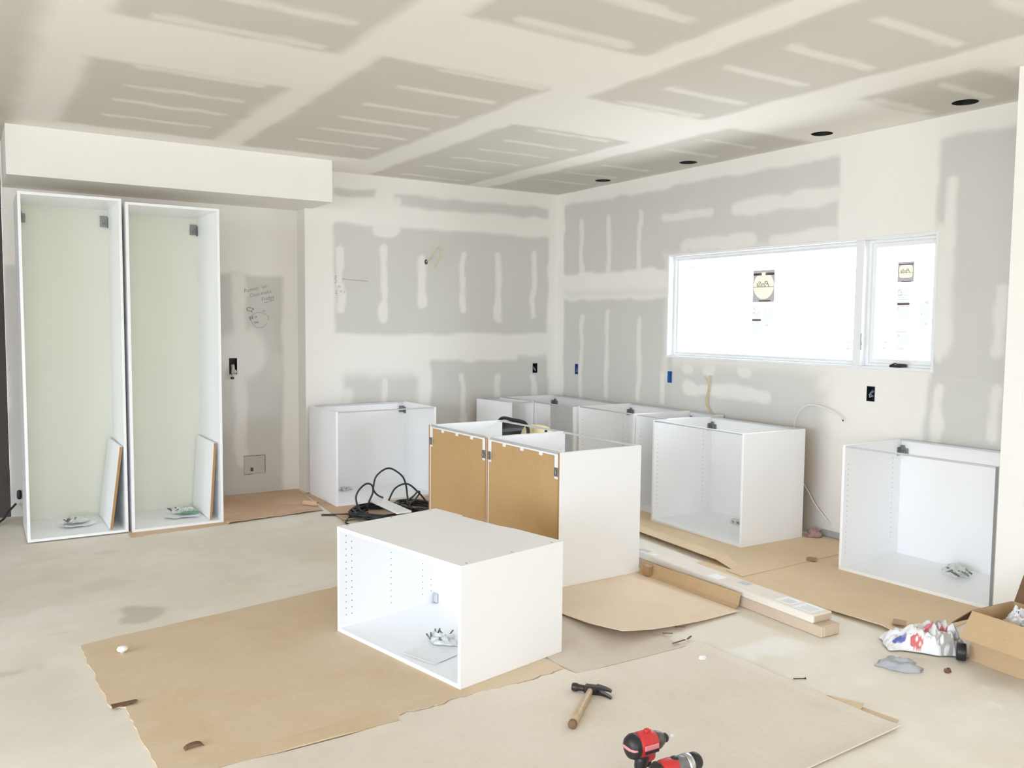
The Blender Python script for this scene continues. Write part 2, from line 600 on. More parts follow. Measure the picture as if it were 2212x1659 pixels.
def ceil_mask(a, b):
    k = Mask(a, b, 11)
    k.bare(-7.0, -4.78, -9, 1.2, .10)
    k.bare(-4.53, -3.54, -2.40, -.74, .06)
    k.bare(-4.53, -3.54, -6.0, -3.13, .05)
    k.bare(-3.335, -2.34, -3.22, -.66, .04)
    k.bare(-3.27, -2.30, -6.4, -3.93, .04)
    k.bare(-2.06, -1.07, -2.385, -.05, .03)
    k.bare(-2.07, -1.12, -7.5, -3.16, .04)
    k.bare(-.83, -.02, -3.10, -.04, .05)
    k.bare(-.80, -.03, -4.72, -4.02, .06)
    k.bare(-12.9, -7.2, -14, 1.2, .1)
    for y in (-1.13, -1.56, -1.94, -2.36): k.strip_h(y, -4.32, -3.66, .034)
    for y in (-3.19, -3.58, -4.02): k.strip_h(y, -4.38, -3.62, .042, .7)
    for y in (-1.12, -1.55, -1.92, -2.325, -2.77): k.strip_h(y, -3.06, -2.42, .034)
    k.strip_h(-3.18, -3.0, -2.36, .034)
    for y in (-4.01, -4.42): k.strip_h(y, -3.10, -2.45, .042)
    for y in (-.235, -.70, -1.17, -1.57, -1.92, -2.315): k.strip_h(y, -1.84, -1.2, .030, .7)
    for y in (-3.21, -3.58, -4.03, -4.42, -4.86, -5.26): k.strip_h(y, -1.86, -1.22, .036, .7)
    for y in (-.71, -1.14, -1.57, -2.345, -2.75): k.strip_h(y, -.70, -.18, .028, .7)
    for y in (-4.06, -4.46): k.strip_h(y, -.71, -.17, .036, .7)
    return k.m


surface('ceiling', (-10.0, 0.0), (-13.0, 2.6), .035, lambda a, b: np.stack([a, b, np.full_like(a, HC)], -1), ceil_mask, M_CEIL,
        circles=[(x, y, .070) for x, y in LIGHTS])


def floor_mask(a, b):
    s = np.full_like(a, .5)
    wob = (vnoise(a*9, b*9, 71)-.5)
    def blob(x, y, rx, ry, k, soft=.5):
        nonlocal s
        d = np.sqrt(((a-x+wob*.12)/rx)**2+((b-y+wob*.12)/ry)**2)
        s = s+k*sstep((1-d)/soft+.5)
    blob(-4.39, -2.56, .10, .16, .30, .3)
    blob(-4.45, -1.95, .12, .10, .10)
    blob(-4.62, -2.35, .35, .10, -.12)
    blob(-4.9, -1.9, .3, .5, .10, .8)
    blob(-5.0, -3.4, .25, .5, .07, .8)
    blob(-5.0, -4.3, .16, .10, -.3, .4)
    blob(-2.05, -4.55, .22, .10, -.40, .5)
    blob(-1.75, -4.9, .3, .15, .07, .8)
    blob(-1.35, -5.32, .26, .13, .12, .5)
    blob(-1.62, -5.55, .4, .2, -.14, .7)
    for i in range(26):
        blob(random.uniform(-5.4, -1.2), random.uniform(-5.8, -1.2), random.uniform(.012, .05), random.uniform(.01, .03), -.35, .5)
    for i in range(14):
        blob(random.uniform(-5.4, -2.8), random.uniform(-3.2, -1.0), random.uniform(.03, .12), random.uniform(.02, .06), random.uniform(.04, .12), .8)
    return s


surface('floor', (-10.0, 0.0), (-13.0, 2.6), .03, lambda a, b: np.stack([a, b, np.zeros_like(a)], -1), floor_mask, M_FLOOR, attr='stain')

BX_BACK = (-.279, -.224, .984, 1.080)          # electrical openings: a0,a1,z0,z1
BX_R1 = (-.385, -.337, .984, 1.086)
BX_R2 = (-1.718, -1.664, .984, 1.084)
BX_R3 = (-3.660, -3.600, .984, 1.084)
BX_VALVE = (-3.215, -3.150, 1.03, 1.165)


def right_mask(a, b):
    k = Mask(a, b, 23)
    k.bare(-3.322, -.13, 1.965, 2.645, .025)
    k.bare(-1.66, -.14, 1.74, 1.80, .05, .35)
    k.bare(-1.72, -.14, -.1, 1.705, .03)
    k.bare(-3.28, -1.60, -.1, 1.16, .12, .9)
    k.bare(-4.70, -4.035, 1.15, 2.634, .03)
    k.bare(-4.70, -4.018, -.1, 1.16, .03)
    k.coat(-4.165, -4.0, 1.30, 2.12, .04, .8)
    k.coat(-3.36, -1.56, 2.055, 2.10, .05, .6)
    k.coat(-1.665, -1.60, 1.0, 2.1, .05, .6)
    for y in (-.41, -.83, -1.265): k.strip_v(y, 1.90, 2.49, .032)
    for y, z0, z1 in ((-.432, .60, 1.585), (-.832, .78, 1.615), (-1.285, .80, 1.555), (-1.60, .80, 1.08)): k.strip_v(y, z0, z1, .030)
    k.strip_h(2.392, -2.14, -1.53, .036, .7)
    k.strip_h(2.385, -3.40, -2.33, .055, .8)
    k.strip_h(2.135, -2.60, -1.80, .05, .7)
    k.strip_h(2.115, -3.40, -2.72, .05, .75)
    k.strip_h(.955, -2.78, -1.86, .048, .85)
    for y in (-1.90, -2.15, -2.52): k.spot(y, 1.115, .075, .045, .75)
    k.spot(-1.95, .955, .10, .07, .8)
    k.coat(-3.9, -3.20, 1.02, 1.20, .1, .9)
    k.strip_v(-4.135, 1.95, 2.41, .040, .85)
    k.strip_v(-4.10, .3, 1.13, .036, .8)
    k.spot(-4.10, 1.36, .05, .10, .8)
    k.strip_v(-4.455, 1.30, 1.75, .035, .7)
    k.strip_v(-4.45, .8, 1.15, .03, .7)
    return k.m


surface('wall_right', (-13.0, 0.0), (0.0, HC), .02, lambda a, b: np.stack([np.zeros_like(a), a, b], -1), right_mask, M_WALL,
        rect_holes=[WIN, BX_R1, BX_R2, BX_R3])


def back_mask(a, b):
    k = Mask(a, b, 37)
    k.bare(-2.365, -1.975, 2.565, 2.632, .02)
    k.bare(-1.79, -.105, 2.525, 2.630, .03)
    k.bare(-2.365, -.10, 1.372, 2.335, .03)
    k.coat(-1.99, -1.74, 2.285, 2.6, .03, .9)
    k.spot(-1.87, 2.29, .11, .05, .9)
    k.bare(-1.415, -.098, -.1, 1.115, .03)
    k.bare(-.46, -.098, 1.05, 1.165, .03, .8)
    k.bare(-2.292, -1.56, -.1, .985, .06, .9)
    k.bare(-2.292, -1.60, .96, 1.04, .06, .35)
    k.coat(-2.4, -2.2, .55, .885, .05, .8)
    for x, z0, z1 in ((-2.305, 1.57, 2.15), (-1.885, 1.50, 2.175), (-1.512, 1.61, 2.10), (-1.09, 1.565, 2.155), (-.69, 1.475, 2.15), (-.28, 1.53, 2.195)):
        k.strip_v(x, z0, z1, .034, .8)
    k.spot(-1.508, 1.67, .045, .08, .85)
    k.spot(-1.895, 1.57, .05, .1, .85)
    for x, z0, z1 in ((-1.89, .45, .985), (-1.51, .4, 1.05), (-1.083, .5, 1.005), (-.688, .5, .975), (-.272, .5, .96)):
        k.strip_v(x, z0, z1, .033, .8)
    return k.m


surface('wall_back', (-2.623, 0.0), (0.0, HC), .018, lambda a, b: np.stack([a, np.zeros_like(a), b], -1), back_mask, M_WALL, rect_holes=[BX_BACK])


def alcove_mask(a, b):
    k = Mask(a, b, 41)
    k.bare(-4.83, -2.765, -.1, 1.872, .03)
    k.strip_v(-3.125, .25, 1.90, .055, .75)
    k.spot(-3.10, 1.20, .21, .21, .75, .5)
    k.coat(-3.3, -3.0, .98, 1.35, .1, .7)
    k.coat(-2.85, -2.75, .92, 1.2, .1, .4)
    return k.m


surface('wall_alcove', (-4.83, -2.623), (0.0, HC), .02, lambda a, b: np.stack([a, np.full_like(a, .2), b], -1), alcove_mask, M_WALL, rect_holes=[BX_VALVE])

ONE = lambda a, b: np.ones_like(a)
surface('wall_alcove_side', (0.0, .2), (0.0, HC), .05, lambda a, b: np.stack([np.full_like(a, -2.623), a, b], -1), ONE, M_WALL)

# soffit over the tall cabinets (a closed box under the ceiling)
def simple_box_struct(name, x0, x1, y0, y1, z0, z1, mat):
    bm = bmesh.new()
    box(bm, x0, x1, y0, y1, z0, z1)
    o = struct(name, bm, mat)
    at = o.data.attributes.new('mud', 'FLOAT', 'POINT')
    at.data.foreach_set('value', [1.0]*len(o.data.vertices))
    return o


simple_box_struct('ceiling_soffit', -4.822, -2.5625, -.488, .199, 2.435, HC-.001, M_WALL)
simple_box_struct('wall_jog', -.672, -.001, -7.4, -4.85, 0.001, HC-.001, M_WALL)

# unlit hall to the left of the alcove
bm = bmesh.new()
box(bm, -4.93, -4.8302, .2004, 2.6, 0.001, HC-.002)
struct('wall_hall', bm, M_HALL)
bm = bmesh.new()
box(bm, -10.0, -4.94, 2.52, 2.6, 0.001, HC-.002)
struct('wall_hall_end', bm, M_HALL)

# walls behind and beside the photographer, with glazed openings added to let in daylight
def wall_with_opening(name, axis, pos, lo, hi, o0, o1, z0, z1, into):
    """thin wall across `axis`, an opening o0..o1 x z0..z1"""
    bm = bmesh.new()
    t = .1*into
    for a0, a1, c0, c1 in ((lo, o0, 0.001, HC-.001), (o1, hi, 0.001, HC-.001), (o0, o1, 0.001, z0), (o0, o1, z1, HC-.001)):
        if a1-a0 < .01 or c1-c0 < .01: continue
        p0, p1 = min(pos, pos+t), max(pos, pos+t)
        if axis == 'y': box(bm, a0, a1, p0, p1, c0, c1)
        else: box(bm, p0, p1, a0, a1, c0, c1)
    o = struct(name, bm, M_WALL)
    at = o.data.attributes.new('mud', 'FLOAT', 'POINT')
    at.data.foreach_set('value', [1.0]*len(o.data.vertices))
    return o


wall_with_opening('wall_front', 'y', -13.0, -10.0, 0.0, -8.0, -5.0, .02, 2.4, -1)
wall_with_opening('wall_left', 'x', -10.0, -13.0, 2.6, -11.5, -3.2, .1, 2.6, -1)


def glazing(name, axis, pos, o0, o1, z0, z1, lites):
    """a plain framed window: outer frame, posts, panes"""
    root = bpy.data.objects.new(name, None)
    COL.objects.link(root)
    root['kind'] = 'structure'
    def bb(bm, a0, a1, c0, c1, t):
        if axis == 'y': box(bm, a0, a1, pos-t, pos+t, c0, c1)
        else: box(bm, pos-t, pos+t, a0, a1, c0, c1)
    bm = bmesh.new()
    f = .06
    bb(bm, o0, o1, z0, z0+f, .04); bb(bm, o0, o1, z1-f, z1, .04)
    step = (o1-o0)/lites
    for i in range(lites+1):
        c = min(max(o0+i*step, o0+f/2), o1-f/2)
        bb(bm, c-f/2, c+f/2, z0+f, z1-f, .04)
    obj('frame', bm, M_WINDOW, root)
    for i in range(lites):
        bm = bmesh.new()
        bb(bm, o0+i*step+f/2, o0+(i+1)*step-f/2, z0+f, z1-f, .004)
        obj('pane', bm, M_GLASS, root)


glazing('added_rear_window', 'y', -13.05, -8.0, -5.0, .02, 2.4, 2)  # unseen rear window, added to supply daylight
glazing('added_left_window', 'x', -10.05, -11.5, -3.2, .1, 2.6, 6)  # unseen left window, added as a daylight source

# bottom plate showing under the drywall between the base cabinets
bm = bmesh.new()
box(bm, -.012, -.0005, -3.86, -3.28, .005, .05, .003)
struct('baseboard_right', bm, plain('grey_bottom_plate', (0.44, 0.44, 0.45), .8, var=.12, scale=20))


# ------------------------------------------------------------------ kitchen window (window_1)
def text_mesh(body, size, shear=0.0, extrude=0.0, space=1.0):
    c = bpy.data.curves.new('tmp_text', 'FONT')
    c.body = body; c.size = size; c.shear = shear; c.extrude = extrude; c.space_character = space
    c.align_x = 'CENTER'; c.align_y = 'CENTER'; c.resolution_u = 3
    o = bpy.data.objects.new('tmp_text', c)
    COL.objects.link(o)
    dg = bpy.context.evaluated_depsgraph_get()
    me = bpy.data.meshes.new_from_object(o.evaluated_get(dg))
    bpy.data.objects.remove(o); bpy.data.curves.remove(c)
    me.materials.clear()
    return me


def text_part(name, body, size, mat, parent, M, **kw):
    me = text_mesh(body, size, **kw)
    me.transform(M)
    me.name = name
    return link(name, me, mat, parent)


def build_window():
    y0, y1, z0, z1 = WIN
    w = bpy.data.objects.new('window_1', None)
    COL.objects.link(w)
    w['kind'] = 'structure'
    w['label'] = 'white kitchen window of one wide fixed pane and one narrow casement'
    J = .018
    for nm, b in (('jamb_side', (-.006, .125, y1-J, y1, z0, z1)), ('jamb_side', (-.006, .125, y0, y0+J, z0, z1)),
                  ('jamb_head', (-.006, .125, y0+J, y1-J, z1-J, z1)), ('jamb_sill', (-.006, .125, y0+J, y1-J, z0, z0+J))):
        bm = bmesh.new(); box(bm, *b, .002); obj(nm, bm, M_WINDOW, w)
    my0, my1 = -3.541, -3.478
    bm = bmesh.new(); box(bm, -.002, .125, my0, my1, z0+J, z1-J, .003); mull = obj('mullion', bm, M_WINDOW, w)
    # fixed lite: stepped stops round the glass
    def ring(nm, a0, a1, c0, c1, wd, x0, x1, bev=.003):
        bm = bmesh.new()
        box(bm, x0, x1, a0, a0+wd, c0, c1, bev); box(bm, x0, x1, a1-wd, a1, c0, c1, bev)
        box(bm, x0, x1, a0+wd, a1-wd, c0, c0+wd, bev); box(bm, x0, x1, a0+wd, a1-wd, c1-wd, c1, bev)
        return obj(nm, bm, M_WINDOW, w)
    ring('fixed_frame', my1, y1-J, z0+J, z1-J, .022, .060, .122)
    ring('glazing_bead', my1+.022, y1-J-.022, z0+J+.022, z1-J-.022, .012, .078, .115, .002)
    ring('casement_frame', y0+J, my0, z0+J, z1-J, .020, .050, .122)
    ring('casement_sash', y0+J+.020, my0-.020, z0+J+.020, z1-J-.020, .030, .064, .118)
    bm = bmesh.new(); box(bm, .094, .100, my1+.02, y1-J-.02, z0+J+.02, z1-J-.02); obj('pane', bm, M_GLASS, w)
    bm = bmesh.new(); box(bm, .094, .100, y0+J+.045, my0-.045, z0+J+.045, z1-J-.045); obj('pane', bm, M_GLASS, w)
    # crank on the casement sill and the sash lock on the mullion
    bm = bmesh.new()
    box(bm, .030, .062, -3.812, -3.735, z0+J, z0+J+.016, .003)
    box(bm, .014, .034, -3.865, -3.800, z0+J+.004, z0+J+.026, .004)
    tube(bm, [(.03, -3.75, z0+J+.014), (.024, -3.78, z0+J+.026), (.02, -3.81, z0+J+.02)], .005, 6)
    obj('crank_handle', bm, M_DARKSTEEL, w)
    bm = bmesh.new()
    box(bm, -.004, .012, my0-.008, my0+.006, 1.325, 1.435, .003)
    tube(bm, [(.0, my0-.006, 1.36), (-.012, my0-.010, 1.39), (-.012, my0-.010, 1.425)], .004, 6)
    obj('sash_lock', bm, M_RAIL, w)
    def quad(bm, x, ya, yb, za, zb):
        bm.faces.new([bm.verts.new(q) for q in ((x, ya, za), (x, yb, za), (x, yb, zb), (x, ya, zb))])
    # brand stickers seen from behind on the glass, and printed instruction labels
    def flat(y_a, y_b, z_a, z_b, x):
        bm = bmesh.new(); quad(bm, x, min(y_a, y_b), max(y_a, y_b), min(z_a, z_b), max(z_a, z_b)); return bm
    X = .093
    def brand(ya, yb, zt, zb, full):
        wd, ht = abs(yb-ya), zt-zb
        yc, zc = (ya+yb)/2, (zt+zb)/2
        # grey printed border with the oval left open
        bm = bmesh.new()
        n = 40
        orx, orz = (wd*.475, ht*.42) if full else (wd*.42, ht*.5-.025)
        e = 2.0 if full else 5.0
        inn, out = [], []
        for i in range(n):
            c, sn = math.cos(2*PI*i/n), math.sin(2*PI*i/n)
            k = (abs(c)**e+abs(sn)**e)**(-1/e)
            inn.append(bm.verts.new((X, yc+orx*c*k, zc+.003+orz*sn*k)))
            k = 1/max(abs(c), abs(sn))
            out.append(bm.verts.new((X, yc+wd/2*c*k, zc+ht/2*sn*k)))
        for i in range(n):
            j = (i+1) % n
            bm.faces.new((inn[i], inn[j], out[j], out[i]))
        s = obj('sticker', bm, M_ST_GREY, w)
        bm = bmesh.new()
        bm.faces.new([bm.verts.new(v) for v in [(X, yc+orx*math.cos(2*PI*i/n)*(abs(math.cos(2*PI*i/n))**e+abs(math.sin(2*PI*i/n))**e)**(-1/e), zc+.003+orz*math.sin(2*PI*i/n)*(abs(math.cos(2*PI*i/n))**e+abs(math.sin(2*PI*i/n))**e)**(-1/e)) for i in range(n)]])
        obj('cream_oval', bm, M_ST_CREAM, s)
        if full:
            for q0, q1 in ((.02, .40), (.58, .98)):
                obj('dark_band', flat(ya+(yb-ya)*q0, ya+(yb-ya)*q1, zt-.022, zt-.040, X-.0012), M_ST_DARK, s)
            obj('dark_band', flat(ya+(yb-ya)*.30, ya+(yb-ya)*.84, zb+.006, zb+.015, X-.0012), M_ST_DARK, s)
            obj('ink_line', flat(ya, yb, zc-.004, zc-.0075, X-.0014), M_ST_INK, s)
            # script lettering, mirrored: it is printed to be read from outside
            R = Matrix(((0, 0, -1, X-.0016), (1, 0, 0, yc), (0, 1, 0, zc+.012), (0, 0, 0, 1)))
            text_part('lettering', 'Pella', .068, M_ST_INK, s, R, shear=.5)
        else:
            obj('dark_band', flat(ya+(yb-ya)*.05, ya+(yb-ya)*.95, zt-.014, zt-.020, X-.0016), M_ST_DARK, s)
            obj('dark_band', flat(ya+(yb-ya)*.25, ya+(yb-ya)*.85, zb+.002, zb+.008, X-.0016), M_ST_DARK, s)
            obj('ink_line', flat(ya, yb, zc-.004, zc-.006, X-.0018), M_ST_INK, s)
            R = Matrix(((0, 0, -1, X-.0020), (1, 0, 0, yc), (0, 1, 0, zc+.006), (0, 0, 0, 1)))
            text_part('lettering', 'Pella', .036, M_ST_INK, s, R, shear=.5)
    brand(-2.500, -2.712, 1.905, 1.660, True)
    brand(-3.729, -3.845, 1.905, 1.772, False)
    def notice(ya, yb, zt, zb, rows, bar=None, house=False):
        s = obj('instruction_label', flat(ya, yb, zt, zb, X), M_ST_WHITE, w)
        bm = bmesh.new()
        for (q0, q1, z, h) in rows:
            quad(bm, X-.0012, min(ya+(yb-ya)*q0, ya+(yb-ya)*q1), max(ya+(yb-ya)*q0, ya+(yb-ya)*q1), z-h, z)
        if house:   # the little house outline at the label's head
            yy = ya+(yb-ya)*.18
            for (p, q) in (((-.012, -.028), (-.012, -.004)), ((-.012, -.004), (0, .010)), ((0, .010), (.012, -.004)), ((.012, -.004), (.012, -.028)), ((.012, -.028), (-.012, -.028))):
                tube(bm, [(X-.0012, yy+p[0], zt-.03+p[1]), (X-.0012, yy+q[0], zt-.03+q[1])], .0016, 4)
        props(obj('print', bm, M_ST_PRINT, s), kind='stuff')
        if bar:
            obj('dark_bar', flat(ya, ya+(yb-ya)*bar[0], bar[1], bar[1]-.014, X-.0012), M_ST_DARK, s)
    notice(-2.501, -2.592, 1.635, 1.40, [(0, .8, 1.582, .004), (0, .6, 1.566, .003), (.1, .7, 1.553, .003), (0, .14, 1.503, .014), (.4, .9, 1.505, .004), (.45, .95, 1.494, .004)], (1.0, 1.530), True)
    notice(-2.618, -2.694, 1.625, 1.468, [(.1, .3, 1.60, .012), (.3, .6, 1.49, .012)])
    notice(-3.734, -3.824, 1.745, 1.52, [(0, .8, 1.692, .004), (0, .6, 1.676, .003), (.1, .7, 1.663, .003), (0, .14, 1.612, .014), (.4, .9, 1.615, .004), (.45, .95, 1.604, .004)], (1.0, 1.638), True)
    notice(-3.734, -3.823, 1.457, 1.317, [(0, .8, 1.45, .004), (.1, .3, 1.43, .012), (.2, .6, 1.345, .014)])
    notice(-3.895, -3.966, 1.655, 1.474, [(.5, .8, 1.645, .014), (.1, .3, 1.57, .012), (.5, .8, 1.51, .014)])
    notice(-3.64, -3.70, 1.39, 1.33, [(.0, .5, 1.385, .01), (.1, .5, 1.345, .01)])
    notice(-3.36, -3.42, 1.39, 1.30, [(.0, .5, 1.37, .004), (.1, .4, 1.33, .01), (.6, .9, 1.335, .01)])
    notice(-1.80, -1.86, 1.985, 1.945, [(.0, .3, 1.97, .008), (.6, .9, 1.97, .008)])
    return w


build_window()

# ------------------------------------------------------------------ cabinets
T = .018


def pin_holes(bm, W, D, zs, ys, side_x=None):
    for sx, dirn in ((T+.0003, 1), (W-T-.0003, -1)):
        for y in ys:
            for z in zs:
                vs = [bm.verts.new((sx, y+.0028*math.cos(i*PI/3), z+.0028*math.sin(i*PI/3))) for i in range(6)]
                bm.faces.new(vs if dirn > 0 else vs[::-1])


def bracket(parent, x, y, z, sgn, w=.05, h=.055):
    """hanging bracket: a plate on the side panel, an ear facing the room and a screw"""
    bm = bmesh.new()
    box(bm, x, x+sgn*.003, y-.05, y-.004, z, z+h, .0008) if sgn > 0 else box(bm, x-.003, x, y-.05, y-.004, z, z+h, .0008)
    a, b = sorted((x, x+sgn*w))
    box(bm, a, b, y-.009, y-.005, z+.008, z+h-.006, .001)
    box(bm, a, a+(b-a)*.55 if sgn > 0 else b, y-.013, y-.009, z+h-.02, z+h+.012, .001)
    lathe(bm, [(.008, 0), (.008, .006), (.004, .008)], 10, Matrix.Translation((x+sgn*w*.55, y-.009, z+h*.45)) @ Matrix.Rotation(PI/2, 4, 'X'))
    return obj('hanging_bracket', bm, M_ZINC, parent)


def base_cabinet(label, x, y, a, W, D=.605, H=.76, z=0.0, group='base cabinet carcasses', holes=True, front_edge_grey=False, name='base_cabinet', backside=False, opening=None):
    t = thing(name, label, 'cabinet', (x, y, z), a, group)
    for i, (x0, x1) in enumerate(((0, T), (W-T, W))):
        bm = bmesh.new()
        fm = {'+y': 1}
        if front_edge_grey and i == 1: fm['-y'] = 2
        box(bm, x0, x1, 0, D, 0, H, .0008, 0, None)
        for f in bm.faces:
            f.normal_update()
            if f.normal.y > .9: f.material_index = 1
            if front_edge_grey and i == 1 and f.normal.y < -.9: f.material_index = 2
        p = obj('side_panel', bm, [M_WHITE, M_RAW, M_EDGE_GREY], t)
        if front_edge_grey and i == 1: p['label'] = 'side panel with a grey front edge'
    bm = bmesh.new(); box(bm, T, W-T, 0, D-.012, 0, T, .0006); obj('bottom_panel', bm, M_WHITE, t)
    bm = bmesh.new(); box(bm, T-.004, W-T+.004, D-.012, D-.007, .004, H-.012)
    for f in bm.faces:
        f.normal_update()
        if f.normal.y > .5: f.material_index = 1
    obj('back_panel', bm, [M_WHITE, M_HARD], t)
    bm = bmesh.new(); box(bm, T, W-T, .001, .017, H-.011, H-.0005, .001); obj('front_rail', bm, M_RAIL, t)
    bm = bmesh.new(); box(bm, T, W-T, D-.026, D-.008, H-.011, H-.0005, .001); obj('back_rail', bm, M_RAIL, t)
    bracket(t, T, D-.012, H-.105, 1); bracket(t, W-T, D-.012, H-.105, -1)
    if holes:
        bm = bmesh.new()
        zs = [.10+.032*i for i in range(int((H-.18)/.032))]
        pin_holes(bm, W, D, zs, (.037, D-.10))
        o = obj('shelf_pin_holes', bm, M_HOLE, t); o['kind'] = 'stuff'
    if backside:   # fittings seen on the outside of the back
        for k in range(3):
            bm = bmesh.new()
            cx = W*(.24+.25*k)
            box(bm, cx-.013, cx+.013, D-.008, D+.004, H-.036, H-.010, .002)
            obj('back_clip', bm, M_CLIP, t)
        bm = bmesh.new(); box(bm, T+.002, W-T-.002, D-.006, D-.002, H-.020, H-.0105, .0005); obj('edge_strip', bm, M_CLIP, t)
        for sx in (T, W-T-.03):
            bm = bmesh.new()
            box(bm, sx, sx+.03, D-.008, D+.002, H-.15, H-.018, .002)
            cov = obj('bracket_cover', bm, M_CLIP, t)
            bm = bmesh.new()
            box(bm, sx-.006, sx+.028, D+.002, D+.006, H-.135, H-.085, .001)
            box(bm, sx+.004, sx+.018, D+.006, D+.012, H-.122, H-.10, .002)
            obj('zinc_plate', bm, M_ZINC, cov)
    return t


base_cabinet('white open base cabinet against the back wall, left of the brown backed pair', -2.6187, -.6891, .0046, .897, .61, z=.0047)
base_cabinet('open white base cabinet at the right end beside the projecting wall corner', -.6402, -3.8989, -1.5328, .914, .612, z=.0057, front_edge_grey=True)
base_cabinet('white base cabinet pulled forward from the window wall, its plain side facing us', -.778, -2.3565, -1.584, .901, .60, z=.0100)
base_cabinet('white base cabinet under the left end of the window, behind the brown backed pair', -.612, -1.212, -PI/2, .742, .59, z=.0100)
base_cabinet('narrow white base cabinet half hidden behind the pulled forward cabinet', -.605, -1.963, -PI/2, .372, .59, z=.0100)
base_cabinet('narrow white base cabinet by the room corner, set slightly askew', -.925, -.612, math.radians(5.5), .272, .53)

# corner unit: a blind front panel, then the door opening
cc = base_cabinet('white corner base cabinet with a blind panel, right in the room corner', -.648, -.055, -PI/2, 1.142, .61, holes=False, name='corner_cabinet')
bm = bmesh.new(); box(bm, T, .762, .001, T, T, .748, .0008); obj('blind_panel', bm, M_WHITE, cc)

IA = -1.5506
IU = Vector((math.cos(IA), math.sin(IA))); IV = Vector((-math.sin(IA), math.cos(IA)))
IO = Vector((-2.3751, -1.8255))
for k, lab in ((1, 'base cabinet turned back to us, brown hardboard back, farther of the pair'), (2, 'base cabinet with brown hardboard back and plain white side, nearer of the pair')):
    o2 = IO+IU*(.7615*k)+IV*.6
    base_cabinet(lab, o2.x, o2.y, IA+PI, .760, .60, z=.0108, backside=True)


def tall_cabinet(label, x, y, a, W, H, z):
    D = .60
    t = thing('tall_cabinet', label, 'cabinet', (x, y, z), a, 'tall cabinet carcasses')
    for x0, x1 in ((0, T), (W-T, W)):
        bm = bmesh.new(); box(bm, x0, x1, 0, D, 0, H, .0008); obj('side_panel', bm, M_WHITE, t)
    bm = bmesh.new(); box(bm, T, W-T, 0, D-.012, 0, T, .0006); obj('bottom_panel', bm, M_WHITE, t)
    bm = bmesh.new(); box(bm, T, W-T, 0, D-.012, H-T, H, .0006); obj('top_panel', bm, M_WHITE, t)
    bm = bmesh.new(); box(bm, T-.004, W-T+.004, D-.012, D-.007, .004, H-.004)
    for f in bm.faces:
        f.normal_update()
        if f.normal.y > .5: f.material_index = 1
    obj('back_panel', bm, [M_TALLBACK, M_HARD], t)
    bracket(t, T, D-.012, H-.15, 1, .05, .075); bracket(t, W-T, D-.012, H-.15, -1, .05, .075)
    return t


tall_cabinet('leftmost of the two tall white open cabinets, standing next to the dark hall', -4.778, -.764, -.012, .613, 2.286, .010)
tall_cabinet('right hand tall white open cabinet, standing on brown floor paper', -4.1426, -.788, .018, .622, 2.272, .0045)


def leaning_shelf(label, bx, tx, y0, y1, z0, L):
    """a loose shelf board leaning against the inner side of a cabinet"""
    ang = math.asin(min(.99, (tx-bx)/L))
    t = thing('loose_shelf', label, 'shelf', (bx, y0, z0), 0, 'loose shelf boards', rot=(0, ang, 0))
    bm = bmesh.new(); box(bm, -T, 0, 0, y1-y0, 0, L, .0006)
    for f in bm.faces:
        f.normal_update()
        if f.normal.y < -.5: f.material_index = 1
    obj('board', bm, [M_WHITE, M_RAW], t)
    bm = bmesh.new(); box(bm, -T-.0007, -T, .004, y1-y0, .002, L-.002); obj('white_face', bm, M_WHITE, t)


leaning_shelf('white shelf board with raw brown edge leaning inside the leftmost tall cabinet', -4.262, -4.188, -.748, -.20, .032, .575)
leaning_shelf('white shelf board with raw brown edge leaning inside the right hand tall cabinet', -3.594, -3.556, -.745, -.20, .026, .56)

# the cabinet on the floor in front: a deep wall cabinet, open side to the left
W, D, H = .904, .60, .507
wc = thing('wall_cabinet', 'low white open cabinet standing alone on the floor in front, shelf pin holes inside', 'cabinet', (-3.631, -3.336, .0066), -1.373)
for x0, x1 in ((0, T), (W-T, W)):
    bm = bmesh.new(); box(bm, x0, x1, 0, D, 0, H-T, .0008); obj('side_panel', bm, M_WHITE, wc)
bm = bmesh.new(); box(bm, T, W-T, 0, D-.012, 0, T, .0006); obj('bottom_panel', bm, M_WHITE, wc)
bm = bmesh.new()
prof = [(0, 0), (W, 0), (W, D), (W*.66, D), (W*.55, D-.016), (W*.255, D-.016), (W*.235, D), (0, D)]
lo = [bm.verts.new((px, py, H-T)) for px, py in prof]; hi = [bm.verts.new((px, py, H)) for px, py in prof]
bm.faces.new(lo[::-1]); bm.faces.new(hi)
for i in range(len(prof)):
    j = (i+1) % len(prof); bm.faces.new((lo[i], lo[j], hi[j], hi[i]))
obj('top_panel', bm, M_WHITE, wc)
bm = bmesh.new(); box(bm, T-.004, W-T+.004, D-.020, D-.014, .004, H-T-.001); obj('back_panel', bm, [M_WHITE], wc)
bm = bmesh.new()
pin_holes(bm, W, D, [.075+.032*i for i in range(13)], (.037, .069, .30, .50))
for z in (.08, .11, .14): 
    for y in (.555,):
        box(bm, T, T+.0006, y-.002, y+.002, z, z+.004)
o = obj('shelf_pin_holes', bm, M_HOLE, wc); o['kind'] = 'stuff'
bm = bmesh.new()
for px in (.02, W-.02):
    for py in (.045, .30, .545):
        box(bm, px-.007, px+.007, py-.0035, py+.0035, H+.0001, H+.0006)
props(obj('screw_caps', bm, plain('grey_screw_cap', (.42, .42, .43), .6), wc), kind='stuff')
bm = bmesh.new()
box(bm, W-T-.0008, W-T-.0001, .07, .09, .05, .12)
obj('inner_sticker', bm, M_ST_WHITE, wc)
bm = bmesh.new(); box(bm, T+.001, T+.03, D-.035, D-.021, T+.002, T+.05, .004); obj('corner_fitting', bm, M_RAIL, wc)

